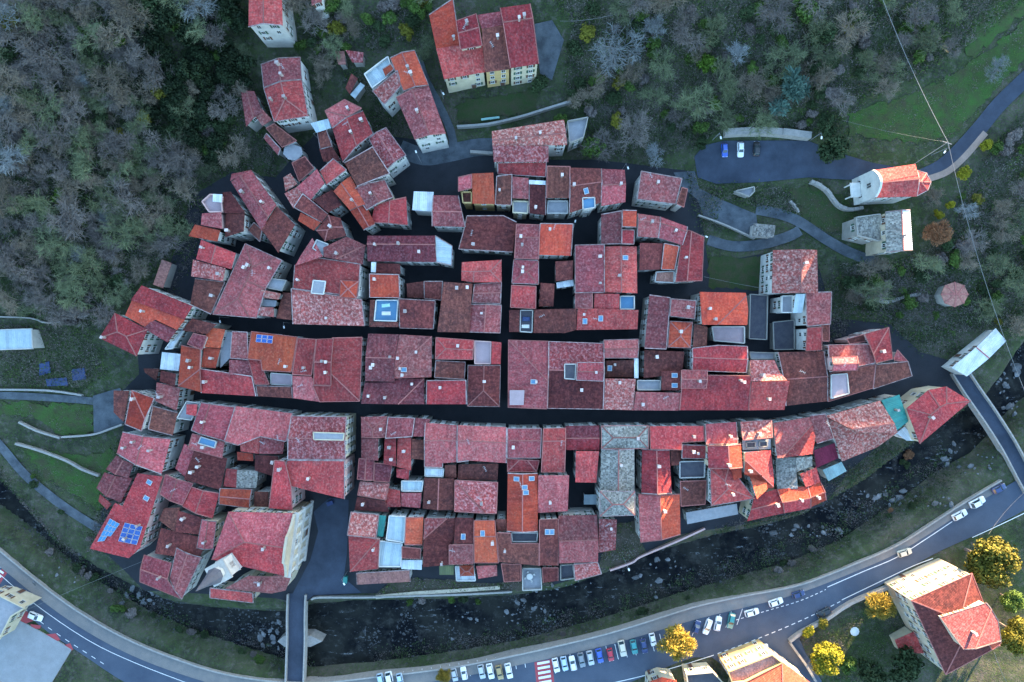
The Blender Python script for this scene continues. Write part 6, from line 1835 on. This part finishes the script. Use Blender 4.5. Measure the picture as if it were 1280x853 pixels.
for key, (poly, nb, ns) in WOOD.items():
    xs = [p[0] for p in poly]; ys = [p[1] for p in poly]
    for kind_n, cnt in (('bare', nb), ('shrub', ns)):
        k = 0; tries = 0
        while k < cnt and tries < cnt * 40:
            tries += 1
            px, py = tr.uniform(min(xs), max(xs)), tr.uniform(min(ys), max(ys))
            if not inpoly(px, py, poly): continue
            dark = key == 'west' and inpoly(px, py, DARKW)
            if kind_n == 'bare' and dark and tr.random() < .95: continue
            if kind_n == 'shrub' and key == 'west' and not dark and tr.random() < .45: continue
            r = tr.uniform(12, 23) if kind_n == 'bare' else tr.uniform(6, 13)
            mind = .60 if kind_n == 'bare' else .5
            if any((px - a_) ** 2 + (py - b_) ** 2 < ((r + c_) * mind) ** 2 for a_, b_, c_, kk in placed if kk == kind_n): continue
            x, y, z = ground_pt(px, py)
            if on_house(x, y, 1.5): continue
            placed.append((px, py, r, kind_n)); k += 1
            nl = near(key, px, py)
            if kind_n == 'bare':
                mt = tr.choices(['lilac', 'brown', 'moss', 'pale'], [4, 3, 3, .3] if key == 'west' else [2, 4, 4, .2])[0]
                sz = 'wide ' if r > 19 else 'slim ' if r < 15 else ''
                lb = sz + {'lilac': 'leafless lilac-grey tree', 'brown': 'leafless brown tree', 'moss': 'mossy grey-green leafless tree', 'pale': 'leafless whitish tree'}[mt] + ' in the wood near ' + nl
                tree(px, py, r, 'bare', mt, lb, lb + ' set', hs=tr.uniform(.9, 1.3), name='bare_tree')
            else:
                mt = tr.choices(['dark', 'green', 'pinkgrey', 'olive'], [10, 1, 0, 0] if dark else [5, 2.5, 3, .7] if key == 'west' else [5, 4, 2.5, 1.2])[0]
                lb = ('large ' if r > 10 else 'small ') + dict(dark='dark evergreen shrub', green='mid-green shrub', pinkgrey='dry pinkish-grey bush', olive='yellowish shrub')[mt] + ' in the wood near ' + nl
                tree(px, py, r * (1.3 if dark else 1), 'leafy', mt, lb, lb + ' set', hs=tr.uniform(.6, .95), name='shrub', cat='shrub')
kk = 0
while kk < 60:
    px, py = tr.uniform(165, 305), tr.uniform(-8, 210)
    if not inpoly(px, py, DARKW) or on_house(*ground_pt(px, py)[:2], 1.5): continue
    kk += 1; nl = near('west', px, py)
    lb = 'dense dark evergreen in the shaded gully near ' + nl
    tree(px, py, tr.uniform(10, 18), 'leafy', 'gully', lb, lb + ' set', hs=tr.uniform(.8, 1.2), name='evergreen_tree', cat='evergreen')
# river-bank bushes
for i in range(44):
    seg_ = tr.choice(((60, 690, 165, 765), (165, 765, 330, 828), (640, 812, 870, 742), (870, 735, 1010, 700), (1010, 690, 1150, 625), (40, 600, 110, 680), (1050, 625, 1140, 575), (470, 752, 640, 750)))
    f = tr.random()
    px = seg_[0] + (seg_[2] - seg_[0]) * f + tr.uniform(-6, 6); py = seg_[1] + (seg_[3] - seg_[1]) * f + tr.uniform(-8, 4)
    mt = tr.choices(['dark', 'green', 'pinkgrey', 'rust'], [5, 2, 4, .5])[0]
    nl = min(((75, 640, 'the garden path'), (120, 730, 'the solar roofs'), (250, 800, 'the long curve of the river wall'), (500, 750, 'the piazza parapet'), (600, 750, 'the tan footpath wall'), (700, 795, 'the zebra crossing'), (800, 770, 'the golden tree'),
              (870, 745, 'the slanted bays'), (950, 715, 'the lengthwise parked cars'), (1060, 670, 'the beige driving car'), (1140, 630, 'the white van'), (1095, 600, 'the speckled house'), (1010, 700, 'the line of white stones')), key=lambda q: (q[0] - px) ** 2 + (q[1] - py) ** 2)[2]
    lb = dict(dark='dark', green='green', pinkgrey='dry grey', rust='rusty')[mt] + ' bush on the river bank near ' + nl
    tree(px, py, tr.uniform(4, 9), 'leafy', mt, lb, lb + ' set', hs=.7, name='shrub', lift=.5, cat='shrub')
# undergrowth: too many stems to count
def scrub(name, polys, n_per_m2, size, mat, seed, zup=.5, thin=.5, margin=0.0, thr=-.06, skip=None, fn=None):
    g = np.random.default_rng(seed)
    Cs = []
    for poly in polys:
        wp = np.array([ground_pt(*p)[:2] for p in poly])
        lo, hi = wp.min(0) - margin, wp.max(0) + margin
        n_ = int((hi - lo).prod() * n_per_m2)
        q = lo + g.random((n_, 2)) * (hi - lo)
        q = q[sdist(wp, q[:, 0], q[:, 1]) > -margin * g.random(len(q)) ** 2]
        Cs.append(q)
    q = np.concatenate(Cs)
    keep = np.ones(len(q), bool)
    for b_ in ALLB:
        bb = b_['bb']
        c_ = np.where((q[:, 0] > bb[0] - .3) & (q[:, 0] < bb[2] + .3) & (q[:, 1] > bb[1] - .3) & (q[:, 1] < bb[3] + .3))[0]
        if len(c_): keep[c_[sdist(np.array(b_['w']), q[c_, 0], q[c_, 1]) > -.2]] = False
    if skip is not None: keep &= sdist(np.array([ground_pt(*p)[:2] for p in skip]), q[:, 0], q[:, 1]) < 0
    # clumps
    cl = np.array([mnoise.noise(Vector((x * .22, y * .22, seed))) for x, y in q])
    keep &= (cl + g.normal(0, .22, len(q))) > thr
    q = q[keep]; cl = cl[keep]
    z = (fn or ground_h)(q[:, 0], q[:, 1]) + g.random(len(q)) ** 1.5 * zup * (1 + 1.2 * np.clip(cl, 0, 1))
    C = np.column_stack([q, z]); n_ = len(C)
    nrm = unit(g.normal(size=(n_, 3)) + np.array([0, 0, .8]))
    U = unit(np.cross(nrm, g.normal(size=(n_, 3)))); V2 = np.cross(nrm, U)
    s = size * g.uniform(.5, 1.4, (n_, 1))
    tone = np.clip(.5 + .6 * cl + g.normal(0, .25, n_), 0, 1)
    o = bpy.data.objects.new(name, quad_mesh(name, C, U * s, V2 * s * thin, tone, mat)); COL.objects.link(o); tag(o, kind='stuff')
    return o
wp_ = [WOOD[k][0] for k in ('west', 'slope', 'east', 'north', 'crest')] + [ptlist('1050,330 1190,320 1205,440 1150,442 1112,406 1052,392'), ptlist('300,130 345,190 345,222 290,212 240,240 236,232 293,188'), ptlist('425,95 455,90 520,170 500,172 440,165 470,130'), ptlist('0,405 110,412 135,465 100,485 0,478'), ptlist('870,230 985,236 1000,268 960,262 905,248'), ptlist('150,430 205,355 238,245 262,250 240,330 215,372 190,400'), ptlist('108,690 150,540 168,545 140,690'), ptlist('1040,330 1062,400 1045,440 1024,430 1024,335'), ptlist('858,212 905,250 880,300 862,240'), ptlist('335,190 372,170 402,118 328,130')]
tag(scrub('undergrowth', wp_, 6.0, .20, LEAF['dark'], 1, .8, margin=1.5), 'dark undergrowth between the trees of the slopes', 'undergrowth')
tag(scrub('green_scrub', wp_, 6.0, .16, LEAF['green'], 7, .7, margin=2, thr=.05), 'green scrub on the slopes round the town', 'scrub')
tag(scrub('brushwood', wp_, 13.0, .30, BARK['lilac'], 2, 1.6, thin=.09, thr=-.15, skip=DARKW), 'grey dry brushwood between the trees of the slopes', 'brushwood')
tag(scrub('dead_leaves', wp_, 5.0, .14, LEAF['pinkgrey'], 8, .5, thr=-.1, skip=DARKW), 'dry leaves and bracken between the trees', 'leaf litter')
GR = [ptlist("1060,170 1060,140 1120,125 1190,95 1240,60 1285,25 1285,70 1250,105 1215,145 1190,170 1140,178"), ptlist("0,502 60,505 116,506 116,540 80,546 40,520 0,518"), ptlist("25,560 100,570 152,560 128,640 60,600"),
      ptlist("985,238 1030,230 1072,262 1064,296 1030,285 1000,268"), ptlist("1040,625 1075,595 1130,560 1150,572 1110,610 1060,640"), ptlist("0,410 120,410 140,470 100,485 0,480"), ptlist("1000,795 1060,770 1120,750 1160,800 1130,853 1040,853")]
tag(scrub('dry_grass', GR, 8, .14, LEAF['pinkgrey'], 14, .25, thin=.3, margin=2.5, thr=.05), 'dry straw-coloured grass on the lawns', 'dry grass')
tag(scrub('grass', GR, 12, .12, LEAF['green'], 3, .3, thin=.3, margin=2.5), 'rough green grass on the lawns and gardens', 'grass')
GD = [ptlist('486,728 520,722 560,724 600,730 640,726 690,728 688,733 640,737 560,741 470,743'), ptlist('768,655 800,650 806,690 790,700 760,711 748,712 752,690')]
tag(scrub('garden_plants', GD, 9, .16, LEAF['green'], 12, .6, fn=base_h, thr=0), 'green plants of the riverside gardens', 'plants')
tag(scrub('garden_stalks', GD, 9, .18, LEAF['pinkgrey'], 13, .7, thin=.3, fn=base_h), 'dry stalks in the riverside gardens', 'stalks')
GB = [ptlist("0,600 60,690 165,765 330,828 380,845 380,835 230,790 110,720 40,640 0,590"), ptlist("470,836 640,812 870,745 1010,708 1150,632 1200,590 1190,560 1100,630 980,690 850,735 640,800 470,828"), ptlist("900,665 1010,640 1130,560 1200,515 1160,530 1040,600 950,640")]
tag(scrub('bank_brush', GB, 13, .20, LEAF['dark'], 5, 1.0, margin=2.5, thr=-.05), 'dark brush on the river banks', 'brush')
tag(scrub('bank_weeds', GB, 24, .17, LEAF['pinkgrey'], 4, .8, thin=.25, margin=2.5), 'dry weeds on the river banks', 'weeds')

# river shingle: loose stones past counting
gs = np.random.default_rng(21)
ico = bmesh.new(); bmesh.ops.create_icosphere(ico, subdivisions=1, radius=1)
iv = np.array([v.co for v in ico.verts]); ifc = np.array([[v.index for v in f.verts] for f in ico.faces]); ico.free()
lo, hi = RIV.min(0), RIV.max(0)
q = lo + gs.random((60000, 2)) * (hi - lo)
sd = sdist(RIV, q[:, 0], q[:, 1])
cl = np.array([mnoise.noise(Vector((x * .11, y * .11, 3.3))) for x, y in q])
q = q[(sd > .3) & (np.abs(q[:, 0]) < 152) & (cl + gs.normal(0, .12, len(q)) + np.clip((2.5 - sd) * .08, -.1, .3) > .26)][:1800]
sc = gs.uniform(.08, .26, len(q)) * (1 + gs.random(len(q)) ** 6)
VV = (iv[None] * (sc[:, None, None] * gs.uniform(.7, 1.3, (len(q), 1, 3))) * (1 + .2 * gs.normal(size=(len(q), len(iv), 1))))
VV[:, :, 2] *= .6
VV += np.column_stack([q, np.maximum(ground_h(q[:, 0], q[:, 1]), RZ) + .05])[:, None]
FF = (ifc[None] + (np.arange(len(q)) * len(iv))[:, None, None]).reshape(-1, 3)
me_ = bpy.data.meshes.new('shingle'); me_.from_pydata(VV.reshape(-1, 3).tolist(), [], FF.tolist()); me_.materials.append(mat_plain('shingle_stone', (.075, .078, .08), (.035, .037, .04), .6, amt=1.0))
o = bpy.data.objects.new('shingle', me_); COL.objects.link(o); tag(o, 'loose grey shingle in the river bed', 'shingle', kind='stuff')
